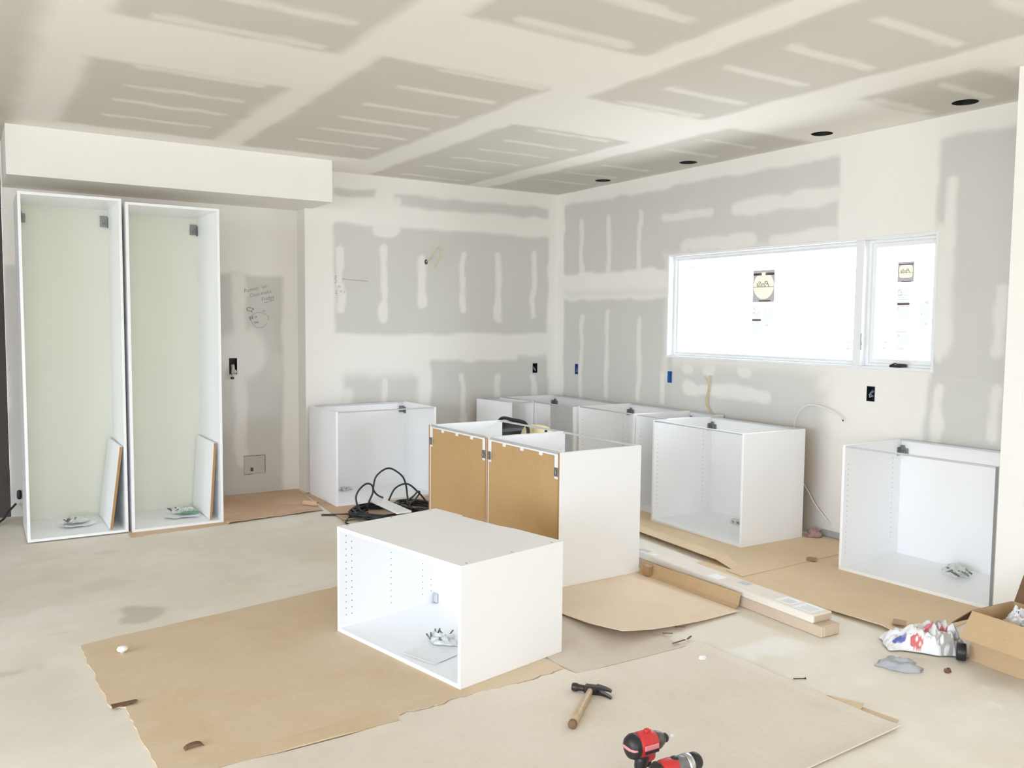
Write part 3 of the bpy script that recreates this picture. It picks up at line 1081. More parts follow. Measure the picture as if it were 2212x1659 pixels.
# ------------------------------------------------------------------ small parts left in the cabinets
M_FILM = plain('crumpled_clear_film', (0.66, 0.68, 0.66), 0.25, var=.18, scale=50)
M_SCREWS = plain('bagged_screws', (0.22, 0.25, 0.22), 0.4, .5, var=.5, scale=120)
M_GREEN = plain('green_printed_film', (0.16, 0.34, 0.20), 0.4, var=.3, scale=60)


def lump_mesh(sx, sy, sz, seed, n=22, m=14, rough=.35, freq=3.0, flat=0.0):
    """a crumpled dome sitting on z=0"""
    bm = bmesh.new()
    rings = []
    for i in range(m+1):
        ph = (PI/2)*i/m
        ring = []
        for j in range(n):
            th = 2*PI*j/n
            cx, cy = math.cos(th)*math.cos(ph), math.sin(th)*math.cos(ph)
            k = 1+rough*(float(vnoise(cx*freq+9, cy*freq+math.sin(ph)*freq+5, seed))-.5)*2
            k2 = 1+rough*(float(vnoise(cx*freq*2.3+3, cy*freq*2.3+7, seed+5))-.5)
            zz = max(0, math.sin(ph))**(1-flat)*k*k2
            ring.append(bm.verts.new((cx*sx*k, cy*sy*k, zz*sz if i else 0)))
        rings.append(ring)
    for i in range(m):
        for j in range(n):
            bm.faces.new((rings[i][j], rings[i][(j+1) % n], rings[i+1][(j+1) % n], rings[i+1][j]))
    bm.faces.new(rings[-1]); bm.faces.new(rings[0][::-1])
    bmesh.ops.remove_doubles(bm, verts=bm.verts, dist=1e-5)
    return bm


def hardware_bag(label, x, y, z, rz, s=1.0, green=False, seed=1):
    t = thing('hardware_bag', label, 'bag', (x, y, z), rz, 'little bags of cabinet fittings')
    obj('film', lump_mesh(.075*s, .05*s, .035*s, seed, 18, 8, .5, 3), M_FILM, t)
    bm = bmesh.new()
    rnd = random.Random(seed)
    for i in range(7):
        a = rnd.uniform(0, PI); cx, cy = rnd.uniform(-.08, .02)*s, rnd.uniform(-.055, .055)*s
        tube(bm, [(cx, cy, .012*s), (cx+.03*s*math.cos(a), cy+.03*s*math.sin(a), .03*s)], .0045*s, 5)
    props(obj('screws', bm, M_SCREWS, t), kind='stuff')
    if green:
        bm = lump_mesh(.07*s, .022*s, .016*s, seed+3, 12, 5, .5, 3)
        for v in bm.verts: v.co += Vector((.05*s, -.06*s, 0))
        obj('printed_strip', bm, M_GREEN, t)
    return t


def leaflet(label, x, y, z, rz, w, l, curl=.012, seed=0):
    bm = bmesh.new()
    n, m = 8, 6
    g = [[bm.verts.new((-w/2+w*i/n, -l/2+l*j/m, .001+curl*((i/n-.5)*2)**4*.6+curl*((j/m-.5)*2)**4*float(vnoise(i*.7+.3, j*.5, seed)))) for j in range(m+1)] for i in range(n+1)]
    for i in range(n):
        for j in range(m):
            bm.faces.new((g[i][j], g[i+1][j], g[i+1][j+1], g[i][j+1]))
    solid(bm, .0012)
    o = obj('paper_leaflet', bm, M_PAPER)
    o.location = (x, y, z); o.rotation_euler = (0, 0, rz)
    return props(o, label, 'paper', 'instruction leaflets')


leaflet('curled white leaflet on the floor of the leftmost tall cabinet', -4.455, -.49, .033, .25, .21, .15, .02, 1)
hardware_bag('bag of screws lying on the leaflet in the leftmost tall cabinet', -4.46, -.44, .049, .3, 1.0, seed=4)
leaflet('white leaflet on the floor of the right hand tall cabinet', -3.76, -.53, .027, -.2, .24, .17, .014, 2)
hardware_bag('bag of screws with a green strip, in the right hand tall cabinet', -3.74, -.45, .042, -.2, 1.0, True, seed=9)
hardware_bag('small clear bag in the open base cabinet against the back wall', -2.335, -.175, .0230, .4, .8, seed=12)
hardware_bag('small clear bag at the back of the pulled forward base cabinet', -.325, -2.80, .0285, 1.5, .75, seed=17)
hardware_bag('crumpled bag with green print in the right end base cabinet', -.185, -4.36, .0242, 1.2, 1.25, True, seed=21)
leaflet('white leaflet on the floor of the low cabinet in front', -3.41, -3.87, .0255, -1.25, .20, .15, .004, 5)
hardware_bag('clear bag of metal fittings in the low cabinet in front', -3.285, -3.775, .0275, -1.2, .95, seed=26)

# ------------------------------------------------------------------ floor sheets
def sheet(name, label, cat, f, nu, nv, thick, mat, group=None, parent=None):
    """a board or paper sheet: f(u,v) -> x,y,z of its underside"""
    bm = bmesh.new()
    lo, hi = [], []
    for i in range(nu+1):
        a, b = [], []
        for j in range(nv+1):
            x, y, z = f(i/nu, j/nv)
            a.append(bm.verts.new((x, y, z))); b.append(bm.verts.new((x, y, z+thick)))
        lo.append(a); hi.append(b)
    for i in range(nu):
        for j in range(nv):
            bm.faces.new((hi[i][j], hi[i+1][j], hi[i+1][j+1], hi[i][j+1]))
            bm.faces.new((lo[i][j], lo[i][j+1], lo[i+1][j+1], lo[i+1][j]))
    for i in range(nu):
        bm.faces.new((lo[i][0], lo[i+1][0], hi[i+1][0], hi[i][0])); bm.faces.new((lo[i+1][nv], lo[i][nv], hi[i][nv], hi[i+1][nv]))
    for j in range(nv):
        bm.faces.new((lo[0][j+1], lo[0][j], hi[0][j], hi[0][j+1])); bm.faces.new((lo[nu][j], lo[nu][j+1], hi[nu][j+1], hi[nu][j]))
    o = obj(name, bm, mat, parent)
    if label: props(o, label, cat, group)
    return o


def jag(t, seed, amp=.010, freq=18):
    return (float(vnoise(t*freq, seed*3.7, seed))-.5)*amp+(float(vnoise(t*freq*3.3, seed*1.3, seed+1))-.5)*amp*.6


def und(x, y, seed, amp=.004):
    return float(vnoise(x*2.5, y*2.5, seed))*amp


G = 'protective sheets on the floor'


def bil(u, v, P):
    (a, b, c, d) = P       # u0v0, u1v0, u1v1, u0v1
    return tuple(a[k]*(1-u)*(1-v)+b[k]*u*(1-v)+c[k]*u*v+d[k]*(1-u)*v for k in (0, 1))


def seam(x, seed=13):
    """the meeting line of the papers: straight, then torn, then straight"""
    if x < -3.772: return -4.345
    if x < -2.966: return -4.304+(x+3.76)*.0316+jag((x+4)/1.6, seed, .020, 30)
    return -4.341-.010*(x+2.962)


def s1(u, v):     # u along x, v from near edge to far edge
    x, y = bil(u, v, ((-4.60, -4.335), (-2.975, -4.282), (-2.965, -2.60), (-4.65, -2.905)))
    if v > .45 and u < .5: x += -.045*(1-u*2)
    y += jag(u, 5, .012) if v > .999 else 0
    if u < .001: x += jag(v, 7, .012)
    if v < .001: y = seam(x)+.0045
    return x, y, .0008+.006*max(0, 1-v/.05)*vnoise(u*11, 1.0, 6)
sheet('floor_paper', 'tan floor paper under the low white cabinet, left of the hammer', 'floor paper', s1, 120, 40, .0055, M_SHEET_TAN, G)


def s2q(u, v):
    # corners: near-left, near-right, far-right, far-left
    x, y = bil(u, v, ((-4.72, -5.42), (-2.226, -5.356), (-2.246, -4.372), (-4.72, -4.352)))
    if v > .999: y = seam(x)-.0045
    if u > .999: x += jag(v, 15, .012)
    ed = max(0, 1-(1-v)/.06)*vnoise(u*14, 2.0, 8)+max(0, 1-(1-u)/.02)*(.35+.6*vnoise(v*6, 3.0, 9))+max(0, 1-v/.06)*max(0, (u-.6)/.4)*2.0
    return x, y, .0008+.0065*float(min(ed, 2.2))
sheet('floor_paper', 'pale dusty floor paper nearest us, carrying the hammer and the red drills', 'floor paper', s2q, 200, 24, .0055, M_SHEET_PALE, G)


def s4(u, v):
    x, y = bil(u, v, ((-2.955, -4.336), (-2.36, -4.338), (-2.22, -3.0), (-2.955, -3.0)))
    if v < .001: y = seam(max(x, -2.955))+.0045
    if u > .999: x += jag(v, 25, .10, 9)
    return x, y, .0008
sheet('floor_paper', 'worn pinkish floor paper beneath the curled cardboard, right of the low cabinet', 'floor paper', s4, 40, 50, .0052, M_SHEET_PINK, G)


def s3(u, v):     # clean cardboard under the brown backed cabinets, near left corner curled up
    x, y = bil(u, v, ((-2.575, -4.182), (-1.765, -4.142), (-1.745, -1.70), (-2.62, -1.70)))
    if v > .30 and u < .5: x += 0
    d = max(0.0, 1-u/.75)*max(0.0, 1-v/.26)
    e = max(0.0, 1-u/.22)*max(0.0, 1-v/.34)
    near = max(0.0, 1-v/.10)
    z = .0068+.040*d**1.6+.010*near*(1-u)+.004*near+.010*e
    # pushed flat under the carcasses
    if v > .31: z = .0064
    elif v > .24: z = .0064+(z-.0064)*(.31-v)/.07
    return x, y, z
sh3 = sheet('cardboard_sheet', 'clean cardboard sheet with a curled corner under the brown backed cabinets', 'cardboard', s3, 36, 80, .004, M_SHEET_NEW, G)
# its folded up side flap along the parcels
bm = bmesh.new()
fl = [(-1.745, -3.345), (-1.722, -4.095)]
n = 10
for k in range(n):
    t0, t1 = k/n, (k+1)/n
    a = Vector((fl[0][0]*(1-t0)+fl[1][0]*t0, fl[0][1]*(1-t0)+fl[1][1]*t0, 0)); b = Vector((fl[0][0]*(1-t1)+fl[1][0]*t1, fl[0][1]*(1-t1)+fl[1][1]*t1, 0))
    for (z0, z1, o0, o1) in ((.008, .022, -.03, 0.0), (.022, .082, 0.0, .016)):
        q = [a+Vector((o0, 0, z0)), b+Vector((o0, 0, z0)), b+Vector((o1, 0, z1)), a+Vector((o1, 0, z1))]
        bm.faces.new([bm.verts.new(p) for p in q])
bmesh.ops.remove_doubles(bm, verts=bm.verts, dist=1e-4)
solid(bm, .004)
obj('upright_flap', bm, M_CARTON, sh3)
bm = bmesh.new(); box(bm, -1.775, -1.735, -3.45, -3.40, .016, .075, .004); obj('flap_gap_shadow', bm, M_TAPE, sh3)  # dark block painted in for the shadow in the flap's gap


def s5a(u, v):     # under the cabinets on the window wall, torn long edge
    x, y = bil(u, v, ((-1.275, -3.715), (-.10, -3.68), (-.05, -1.21), (-1.065, -1.21)))
    if u < .001:
        if v < .06: x += 0
        else: x += .13*min(1, (v-.05)/.015)*1.0 + jag(v, 31, .030, 40)
    lift = .036*max(0, 1-u/.12)*max(0, min(1, (v-.06)/.05))
    return x, y, .0062+lift
sheet('cardboard_sheet', 'torn edged cardboard sheet under the pulled forward base cabinet', 'cardboard', s5a, 24, 110, .0035, M_SHEET_YEL, G)


def s5b(u, v):
    x, y = bil(u, v, ((-1.335, -4.86), (-.02, -4.80), (-.02, -3.35), (-1.40, -3.35)))
    lift = .024*max(0, 1-u/.14)*max(0, 1-v/.75)*min(1, max(0, (v-.06)/.06))
    return x, y, .0009+lift
sheet('cardboard_sheet', 'flat cardboard sheet under the right end base cabinet', 'cardboard', s5b, 30, 40, .0045, M_SHEET_YEL, G)


def s6(u, v):
    x, y = bil(u, v, ((-4.172, -.925), (-2.755, -.768), (-2.635, .19), (-4.16, .19)))
    if v < .001: y += jag(u, 43, .022, 22)
    return x, y, .0006+(.012*max(0, 1-v/.12)*(.3+float(vnoise(u*9, 0, 5))) if .47 < u < 1 else 0)
sheet('floor_paper', 'dirty brown floor paper in the alcove under the right hand tall cabinet', 'floor paper', s6, 90, 26, .0032, M_SHEET_BROWN, G)


def s7(u, v):
    x, y = bil(u, v, ((-2.755, -1.20), (-1.75, -1.15), (-1.75, -.03), (-2.655, -.03)))
    if v < .001: y += jag(u, 53, .02, 20)
    return x, y, .0009+(.015*max(0, 1-u/.2)*max(0, 1-v/.3))
sheet('floor_paper', 'brown floor paper under the coiled cable and the back wall cabinet', 'floor paper', s7, 40, 30, .0035, M_SHEET_BROWN, G)

# ------------------------------------------------------------------ two long parcels
def parcel(label, x0, y0, x1, y1, w, z, h, mat, over):
    d = Vector((x1-x0, y1-y0)); L = d.length
    t = thing('flat_pack_carton', label, 'carton', (x0, y0, z), math.atan2(d.y, d.x), 'long flat pack cartons')
    bm = bmesh.new(); box(bm, 0, L, -w, 0, 0, h, .005); obj('carton_body', bm, mat, t)
    return t, L


pl, L = parcel('lower of two long stacked cardboard cartons, pushed farther forward', -1.702, -4.600, -1.620, -2.30, .130, .001, .054, M_PARCEL_LOW, 0)
bm = bmesh.new(); box(bm, -.004, .004, -.118, -.012, .006, .050, .002); obj('end_flap', bm, M_PARCEL_LOW, pl)
pu, L = parcel('upper of two long stacked cardboard cartons, with white labels on top', -1.700, -4.545, -1.615, -2.28, .138, .0555, .040, M_PARCEL, 0)
bm = bmesh.new(); box(bm, -.004, .004, -.130, -.008, .006, .034, .002); obj('end_flap', bm, M_PARCEL_LOW, pu)
for (s0, s1, q0, q1, m) in ((.03, .145, .02, .128, M_PAPER), (.165, .265, .03, .12, M_PAPER), (.655, .745, .012, .085, M_PAPER), (1.20, 1.245, .02, .06, M_PAPER)):
    bm = bmesh.new(); box(bm, s0, s1, -q1, -q0, .0402, .0409); lab = obj('label', bm, m, pu)
    if s0 < .5:
        bm = bmesh.new()
        for k in range(5):
            yy = q0+.012+k*(q1-q0-.03)/5
            box(bm, s0+.012, s1-.02-.012*(k % 2), -yy-.006, -yy, .0410, .0413)
        obj('print', bm, plain('grey_print', (.55, .56, .58), .7), lab)
for (s0, s1, q0, q1) in ((.50, .57, .07, .12), (1.28, 1.37, .03, .07), (1.62, 1.70, .03, .07)):
    bm = bmesh.new(); box(bm, s0, s1, -q1, -q0, .0402, .0407); obj('print_mark', bm, plain('faded_blue_print', (.52, .53, .56), .7), pu)
bm = bmesh.new(); box(bm, 1.33, 1.64, -.0235, -.020, .0402, .0408); obj('tape_slit', bm, M_HOLE, pu)

# ------------------------------------------------------------------ open carton, newspaper, bag
cb = thing('cardboard_box', 'open cardboard box with folded out flaps, at the right edge of the photo', 'box', (-1.352, -5.115, .001), -PI/2-.09)
W, D, H, c = .44, .30, .225, .004
for nm, b in (('front_wall', (0, W, 0, c, 0, H)), ('back_wall', (0, W, D-c, D, 0, H)), ('side_wall', (0, c, c, D-c, 0, H)), ('side_wall', (W-c, W, c, D-c, 0, H)), ('box_floor', (c, W-c, c, D-c, 0, c))):
    bm = bmesh.new(); box(bm, *b, .0); obj(nm, bm, M_CARTON, cb)
def flap(nm, w, l, M, mat):
    bm = bmesh.new(); box(bm, .004, w-.004, 0, l, -.002, .002, .001, M=M); return obj(nm, bm, mat, cb)
flap('front_flap', W, .135, Matrix.Translation((0, 0, H)) @ Matrix.Rotation(PI+math.radians(52), 4, 'X') @ Matrix.Scale(-1, 4, (0, 0, 1)), M_CARTON)
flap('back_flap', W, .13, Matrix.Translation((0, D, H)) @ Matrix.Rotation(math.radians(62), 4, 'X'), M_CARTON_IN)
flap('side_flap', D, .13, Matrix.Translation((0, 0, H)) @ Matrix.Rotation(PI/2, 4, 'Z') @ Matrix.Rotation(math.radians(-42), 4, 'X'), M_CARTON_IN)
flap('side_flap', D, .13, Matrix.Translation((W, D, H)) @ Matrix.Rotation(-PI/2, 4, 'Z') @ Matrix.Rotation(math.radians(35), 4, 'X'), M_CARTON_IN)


def blotched(name, base, marks, scale=9, thr=.56):
    m, nt, b = new_mat(name)
    c = mix_rgb(nt, noise(nt, 5), tuple(x*.94 for x in base), base)
    for k, (col, sc, th) in enumerate(marks):
        c = mix_rgb(nt, ramp(nt, noise(nt, sc, 4, .6, vec_scale=(1+.3*k, 1, 1.2)), th, th+.03), c, col)
    nt.links.new(c, b.inputs['Base Color'])
    b.inputs['Roughness'].default_value = .6
    return m


M_NEWS = blotched('crumpled_newsprint', (.80, .80, .80), (((.34, .36, .42), 16, .56), ((.045, .06, .17), 10, .60), ((.10, .12, .17), 28, .62)))
for k, (lx, ly, lz, s) in enumerate(((-1.20, -5.235, .225, .058), (-1.195, -5.385, .22, .066), (-1.275, -5.31, .20, .036))):
    bm = lump_mesh(s, s*.95, s*1.15, 60+k, 26, 14, .6, 3.4)
    o = obj('crumpled_newspaper', bm, M_NEWS)
    o.location = (lx, ly, lz-.06)
    props(o, ('crumpled white and blue newspaper at the left in the open box', 'largest crumpled newspaper ball, dark blue print, in the open box', 'crumpled newspaper at the front of the open box')[k], 'newspaper', 'newspaper in the open box')

# plastic bag with printed marks
def bag_mesh():
    n, m = 72, 44
    co, col, fc = [], [], []
    for j in range(m+1):
        for i in range(n+1):
            u, v = i/n, j/m
            L, Wd = .40, .20+.05*u
            x = (u-.5)*L; y = (v-.5)*Wd*(1+.25*(u-.3))
            ed = (1-abs(2*u-1)**3.2)*(1-abs(2*v-1)**2.6)
            rid = .5+.9*abs(float(vnoise(u*7+v*2, v*5, 81))-.5)+.5*abs(float(vnoise(u*16, v*11-u*4, 83))-.5)
            z = max(0.0, ed)**.6*(.055+.055*u)*rid*1.5
            co.append((x+.012*(float(vnoise(u*9, v*9, 84))-.5), y+.03*(float(vnoise(u*5, v*5, 85))-.5), z+.0005))
            c = np.array((.80, .80, .81))
            w1 = float(vnoise(u*30, v*20, 86))
            if ((u-.16)/.085)**2+((v-.23)/.12)**2 < 1: c = np.array((.09, .11, .36)) if w1 > .35 else np.array((.35, .38, .6))
            if ((u-.36)/.085)**2+((v-.10)/.10)**2 < 1 and w1 > .3: c = np.array((.60, .12, .11))
            # red script strokes
            for (a, b2, r_) in ((.50, .46, .07), (.60, .50, .075), (.70, .50, .055), (.76, .46, .035)):
                d = math.hypot((u-a)/1.0, (v-b2)/1.5)
                if abs(d-r_) < .020: c = np.array((.62, .16, .20))
            if .60 < u < .95 and .72 < v < .92 and w1 > .45: c = np.array((.36, .38, .45))
            if u > .62 and v < .33 and w1 > .42: c = np.array((.45, .43, .41))
            if u > .88 and .35 < v < .7 and w1 > .3: c = np.array((.20, .20, .22))
            col.append((*c, 1))
    for j in range(m):
        for i in range(n):
            a = j*(n+1)+i
            fc.append((a, a+1, a+n+2, a+n+1))
    me = bpy.data.meshes.new('plastic_bag')
    me.from_pydata(co, [], fc)
    at = me.color_attributes.new('print', 'FLOAT_COLOR', 'POINT')
    at.data.foreach_set('color', np.array(col, np.float32).ravel())
    me.polygons.foreach_set('use_smooth', [True]*len(fc))
    return me


mb, nt, b = new_mat('printed_plastic_bag')
at = N(nt, 'ShaderNodeAttribute', attribute_name='print')
nt.links.new(at.outputs['Color'], b.inputs['Base Color'])
b.inputs['Roughness'].default_value = .35
bump(nt, b, noise(nt, 25, 5, .7), .5, .01)
o = link('plastic_bag', bag_mesh(), mb)
o.location = (-1.392, -4.915, .0068); o.scale = (.84, .84, .95); o.rotation_euler = (0, 0, math.atan2(-.22, .25))
props(o, 'crumpled white plastic bag with red and blue print beside the open box', 'bag')

bm = bmesh.new(); lathe(bm, [(.020, 0), (.046, 0), (.048, .006), (.048, .042), (.046, .048), (.020, .048), (.020, 0)], 28)
o = obj('tape_roll', bm, M_BLACK, smooth=False); o.location = (-1.405, -5.085, .0425); o.scale = (.8, .8, .8); o.rotation_euler = (PI/2, .25, .55)
props(o, 'black roll of tape standing between the plastic bag and the open box', 'tape')
bm = lump_mesh(.085, .050, .040, 91, 24, 10, .26, 3)
o = obj('rag', bm, M_RAG, smooth=True); o.location = (-1.705, -5.005, .0005); o.rotation_euler = (0, 0, -.95)
props(o, 'crumpled grey rag on the bare floor in front of the plastic bag', 'rag')

# ------------------------------------------------------------------ hammer
hd = Vector((-3.022, -4.522, 0)); hb = Vector((-3.268, -4.728, 0))
d = (hb-hd); hl = d.length
hm = thing('hammer', 'claw hammer with a worn wooden handle lying on the pale floor paper', 'hammer', (hd.x, hd.y, .0066), math.atan2(d.y, d.x))
bm = bmesh.new()
zc = .016
tube(bm, [(-.012, 0, zc), (.02, 0, zc), (.08, 0, zc), (.16, 0, zc), (.24, 0, zc), (hl-.012, 0, zc)], .0155, 14, taper=[.72, .74, .86, .98, 1.0, 1.06])
obj('handle', bm, M_WOOD, hm, True)
bm = bmesh.new()
tube(bm, [(hl-.013, 0, zc), (hl+.002, 0, zc), (hl+.005, 0, zc)], .0158, 14, taper=[1.06, 1.06, .9])
obj('handle_end', bm, M_WOODEND, hm, True)
# head: local +y / -y along the head; handle points to +x. The claw curls toward the handle
bm = bmesh.new()
sg = -1   # striking face to -y in this frame
tube(bm, [(0, sg*.078, .017), (0, sg*.072, .017), (0, sg*.056, .017), (0, sg*.052, .017), (0, sg*.034, .017), (0, sg*.02, .016)], .0165, 14, taper=[.85, 1.0, 1.0, .82, .74, .85])
obj('striking_face', bm, M_DARKSTEEL, hm)
bm = bmesh.new(); box(bm, -.016, .016, -.026, .026, .001, .033, .004); obj('cheek', bm, M_DARKSTEEL, hm)
for zz, spread in ((.026, .005), (.008, -.004)):
    bm = bmesh.new()
    pts = []
    for k in range(9):
        t = k/8
        pts.append((-.004+.030*t**2, .020+.068*t, zz+spread*t))
    rings = []
    for k, p in enumerate(pts):
        t = k/8
        hw, hh = .0155*(1-t)+.009*t, .0075*(1-t)+.003*t
        rings.append([bm.verts.new((p[0]+sx*hw, p[1], p[2]+sz*hh)) for sx, sz in ((-1, -1), (1, -1), (1, 1), (-1, 1))])
    for k in range(8):
        for j in range(4):
            bm.faces.new((rings[k][j], rings[k][(j+1) % 4], rings[k+1][(j+1) % 4], rings[k+1][j]))
    bm.faces.new(rings[0][::-1]); bm.faces.new(rings[-1])
    obj('claw', bm, M_DARKSTEEL, hm)

# ------------------------------------------------------------------ cordless tools
def rounded(bm, cx, cy, cz, hx, hy, hz, M=None, mi=0, e=3.0, n=20, m=14):
    """a superellipsoid block"""
    def sp(c, p): return math.copysign(abs(c)**p, c)
    rings = []
    for i in range(m+1):
        ph = -PI/2+PI*i/m
        ring = []
        for j in range(n):
            th = 2*PI*j/n
            v = Vector((cx+hx*sp(math.cos(ph), 2/e)*sp(math.cos(th), 2/e), cy+hy*sp(math.cos(ph), 2/e)*sp(math.sin(th), 2/e), cz+hz*sp(math.sin(ph), 2/e)))
            ring.append(bm.verts.new(M @ v if M else v))
        rings.append(ring)
    for i in range(m):
        for j in range(n):
            f = bm.faces.new((rings[i][j], rings[i][(j+1) % n], rings[i+1][(j+1) % n], rings[i+1][j])); f.smooth = True; f.material_index = mi
    bmesh.ops.remove_doubles(bm, verts=bm.verts, dist=1e-6)


AX = lambda x, z: Matrix.Translation((x, 0, z)) @ Matrix.Rotation(PI/2, 4, 'Y')   # local Z of a lathe becomes +X
M_GREYCONE = plain('grey_black_nose_cone', (.10, .10, .10), .35, .4, var=.7, scale=45)


def grip(t, xo, zb, zt, red_front=True):
    """handle and battery foot of a 12 V tool standing upright"""
    bm = bmesh.new()
    pts = [(xo+.004, 0, zb), (xo+.002, 0, zb+.03), (xo, 0, (zb+zt)/2), (xo+.004, 0, zt-.02), (xo+.010, 0, zt)]
    tube(bm, pts, .021, 16, taper=[1.0, .92, .95, 1.02, 1.18])
    obj('grip', bm, M_BLACK, t, True)
    bm = bmesh.new(); rounded(bm, xo+.016, 0, .028, .043, .027, .027, e=4); obj('battery', bm, M_BLACK, t)
    bm = bmesh.new(); rounded(bm, xo+.014, 0, .052, .039, .028, .010, e=4); obj('battery_collar', bm, M_RED, t)
    bm = bmesh.new(); rounded(bm, xo+.030, 0, zt-.026, .011, .009, .020, e=3); obj('trigger', bm, M_BLACK, t)


ang = math.atan2(-.010, .155)
im = thing('impact_driver', 'small red and black cordless impact driver standing on its battery, farther of two tools', 'power tool', (-3.338, -5.186, .0066), ang)
Z = .158
bm = bmesh.new(); lathe(bm, [(.024, -.030), (.0335, -.027), (.0365, -.010), (.0365, .022), (.034, .040), (.030, .048), (.026, .050)], 28, AX(0, Z), sx=1.1); obj('motor_housing', bm, M_RED, im)
bm = bmesh.new(); lathe(bm, [(0, -.058), (.020, -.057), (.031, -.050), (.0365, -.037), (.0368, -.026), (.034, -.022)], 28, AX(0, Z), sx=1.1); obj('rear_cap', bm, M_BLACK, im)
bm = bmesh.new(); rounded(bm, -.0405, 0, Z, .0205, .0355, .0085, e=2.4); obj('rear_stripe', bm, M_PINK, im)
bm = bmesh.new(); lathe(bm, [(.029, .046), (.030, .050), (.027, .064), (.020, .078), (.016, .084)], 28, AX(0, Z), sx=1.05); obj('nose_cone', bm, M_GREYCONE, im)
bm = bmesh.new(); lathe(bm, [(.012, .083), (.0145, .085), (.0145, .096), (.011, .099)], 22, AX(0, Z)); obj('collet', bm, M_BLACK, im)
bm = bmesh.new(); lathe(bm, [(.0035, .097), (.0035, .110), (.006, .111), (.006, .122), (.003, .125)], 8, AX(0, Z)); obj('driver_bit', bm, plain('white_steel_bit', (.85, .85, .85), .3), im)
bm = bmesh.new(); box(bm, -.014, .040, -.0385, -.033, -.006, .010, .002, M=Matrix.Translation((0, 0, Z))); obj('side_stripe', bm, M_PINK, im)
bm = bmesh.new(); box(bm, -.014, .042, -.0375, -.033, -.018, -.008, .002, M=Matrix.Translation((0, 0, Z))); obj('dark_vent', bm, M_BLACK, im)
bm = bmesh.new(); rounded(bm, .018, 0, Z-.038, .030, .022, .020, e=3); obj('lower_housing', bm, M_RED, im)
bm = bmesh.new(); rounded(bm, .020, 0, Z+.040, .012, .010, .006, e=2.5); obj('top_lug', bm, M_RED, im)
grip(im, -.004, .05, Z-.034)

dr = thing('drill_driver', 'red and black cordless drill with a silver ring and black chuck, nearer of two tools', 'power tool', (-3.350, -5.316, .0066), ang+.02)
Z = .135
bm = bmesh.new(); lathe(bm, [(.020, -.036), (.030, -.033), (.0335, -.015), (.0335, .012), (.031, .030), (.028, .034)], 28, AX(0, Z), sx=1.05); obj('motor_housing', bm, M_RED, dr)
bm = bmesh.new(); lathe(bm, [(0, -.058), (.018, -.057), (.028, -.050), (.0335, -.036), (.031, -.030)], 28, AX(0, Z), sx=1.05); obj('rear_cap', bm, M_BLACK, dr)
bm = bmesh.new(); lathe(bm, [(.027, .020), (.0315, .024), (.0315, .062), (.029, .068)], 28, AX(0, Z)); obj('gear_case', bm, M_GREYMET, dr)
bm = bmesh.new(); lathe(bm, [(.029, .066), (.0325, .068), (.0325, .086), (.029, .089)], 28, AX(0, Z)); obj('clutch_ring', bm, M_STEEL, dr)
bm = bmesh.new(); lathe(bm, [(.022, .087), (.0285, .091), (.0285, .113), (.022, .124), (.010, .130)], 28, AX(0, Z)); obj('chuck', bm, M_BLACK, dr)
bm = bmesh.new(); lathe(bm, [(.009, .128), (.009, .134), (.004, .136)], 12, AX(0, Z)); obj('chuck_jaws', bm, plain('white_steel_jaws', (.85, .85, .85), .3), dr)
bm = bmesh.new(); rounded(bm, .026, 0, Z+.031, .014, .011, .006, e=2.5); obj('speed_switch', bm, M_BLACK, dr)
grip(dr, -.006, .05, Z-.026)

# ------------------------------------------------------------------ yellow machine behind the brown backed pair
yt = thing('power_tool', 'yellow and black power tool with a thick tubular handle, behind the brown backed cabinets', 'power tool', (-1.22, -1.19, .0), -PI/2+.02)
bm = bmesh.new(); rounded(bm, .155, .085, .385, .155, .10, .262, e=4); obj('yellow_body', bm, M_YELLOW, yt)
bm = bmesh.new(); rounded(bm, .285, .085, .49, .135, .09, .115, e=3); obj('yellow_arm', bm, M_YELLOW, yt)
bm = bmesh.new()
prof = []
for k in range(13):
    th = PI*k/12
    prof.append((-.145-.115*math.cos(th), .555+.100*math.sin(th)))
pf = [(-.285, .20)]+prof+[(-.005, .20)]
for yy, rev in ((-.13, True), (.13, False)):
    pass
A_ = [bm.verts.new((px, -.14, pz)) for px, pz in pf]; B_ = [bm.verts.new((px, .14, pz)) for px, pz in pf]
bm.faces.new(A_); bm.faces.new(B_[::-1])
for i in range(len(pf)):
    j = (i+1) % len(pf); bm.faces.new((A_[i], A_[j], B_[j], B_[i]))
obj('black_housing', bm, M_BLACK, yt)
bm = bmesh.new()
tube(bm, smooth_path([(-.255, -.055, .54), (-.235, -.055, .61), (-.185, -.055, .668), (-.12, -.055, .686), (.0, -.055, .683), (.13, -.055, .682), (.19, -.055, .668), (.228, -.055, .62), (.232, -.055, .48)], 6), .0145, 12)
obj('tubular_handle', bm, M_BLACK, yt, True)
for sx in (-.15, .2):
    for sy in (-.12, .12):
        bm = bmesh.new(); lathe(bm, [(.025, 0), (.025, .03), (.02, .1)], 12, Matrix.Translation((sx, sy, .001))); obj('foot', bm, M_BLACK, yt)
bm = bmesh.new(); lathe(bm, [(.012, 0), (.012, .02), (.006, .026)], 12, Matrix.Translation((.315, .06, .600))); obj('knob', bm, M_BLACK, yt)

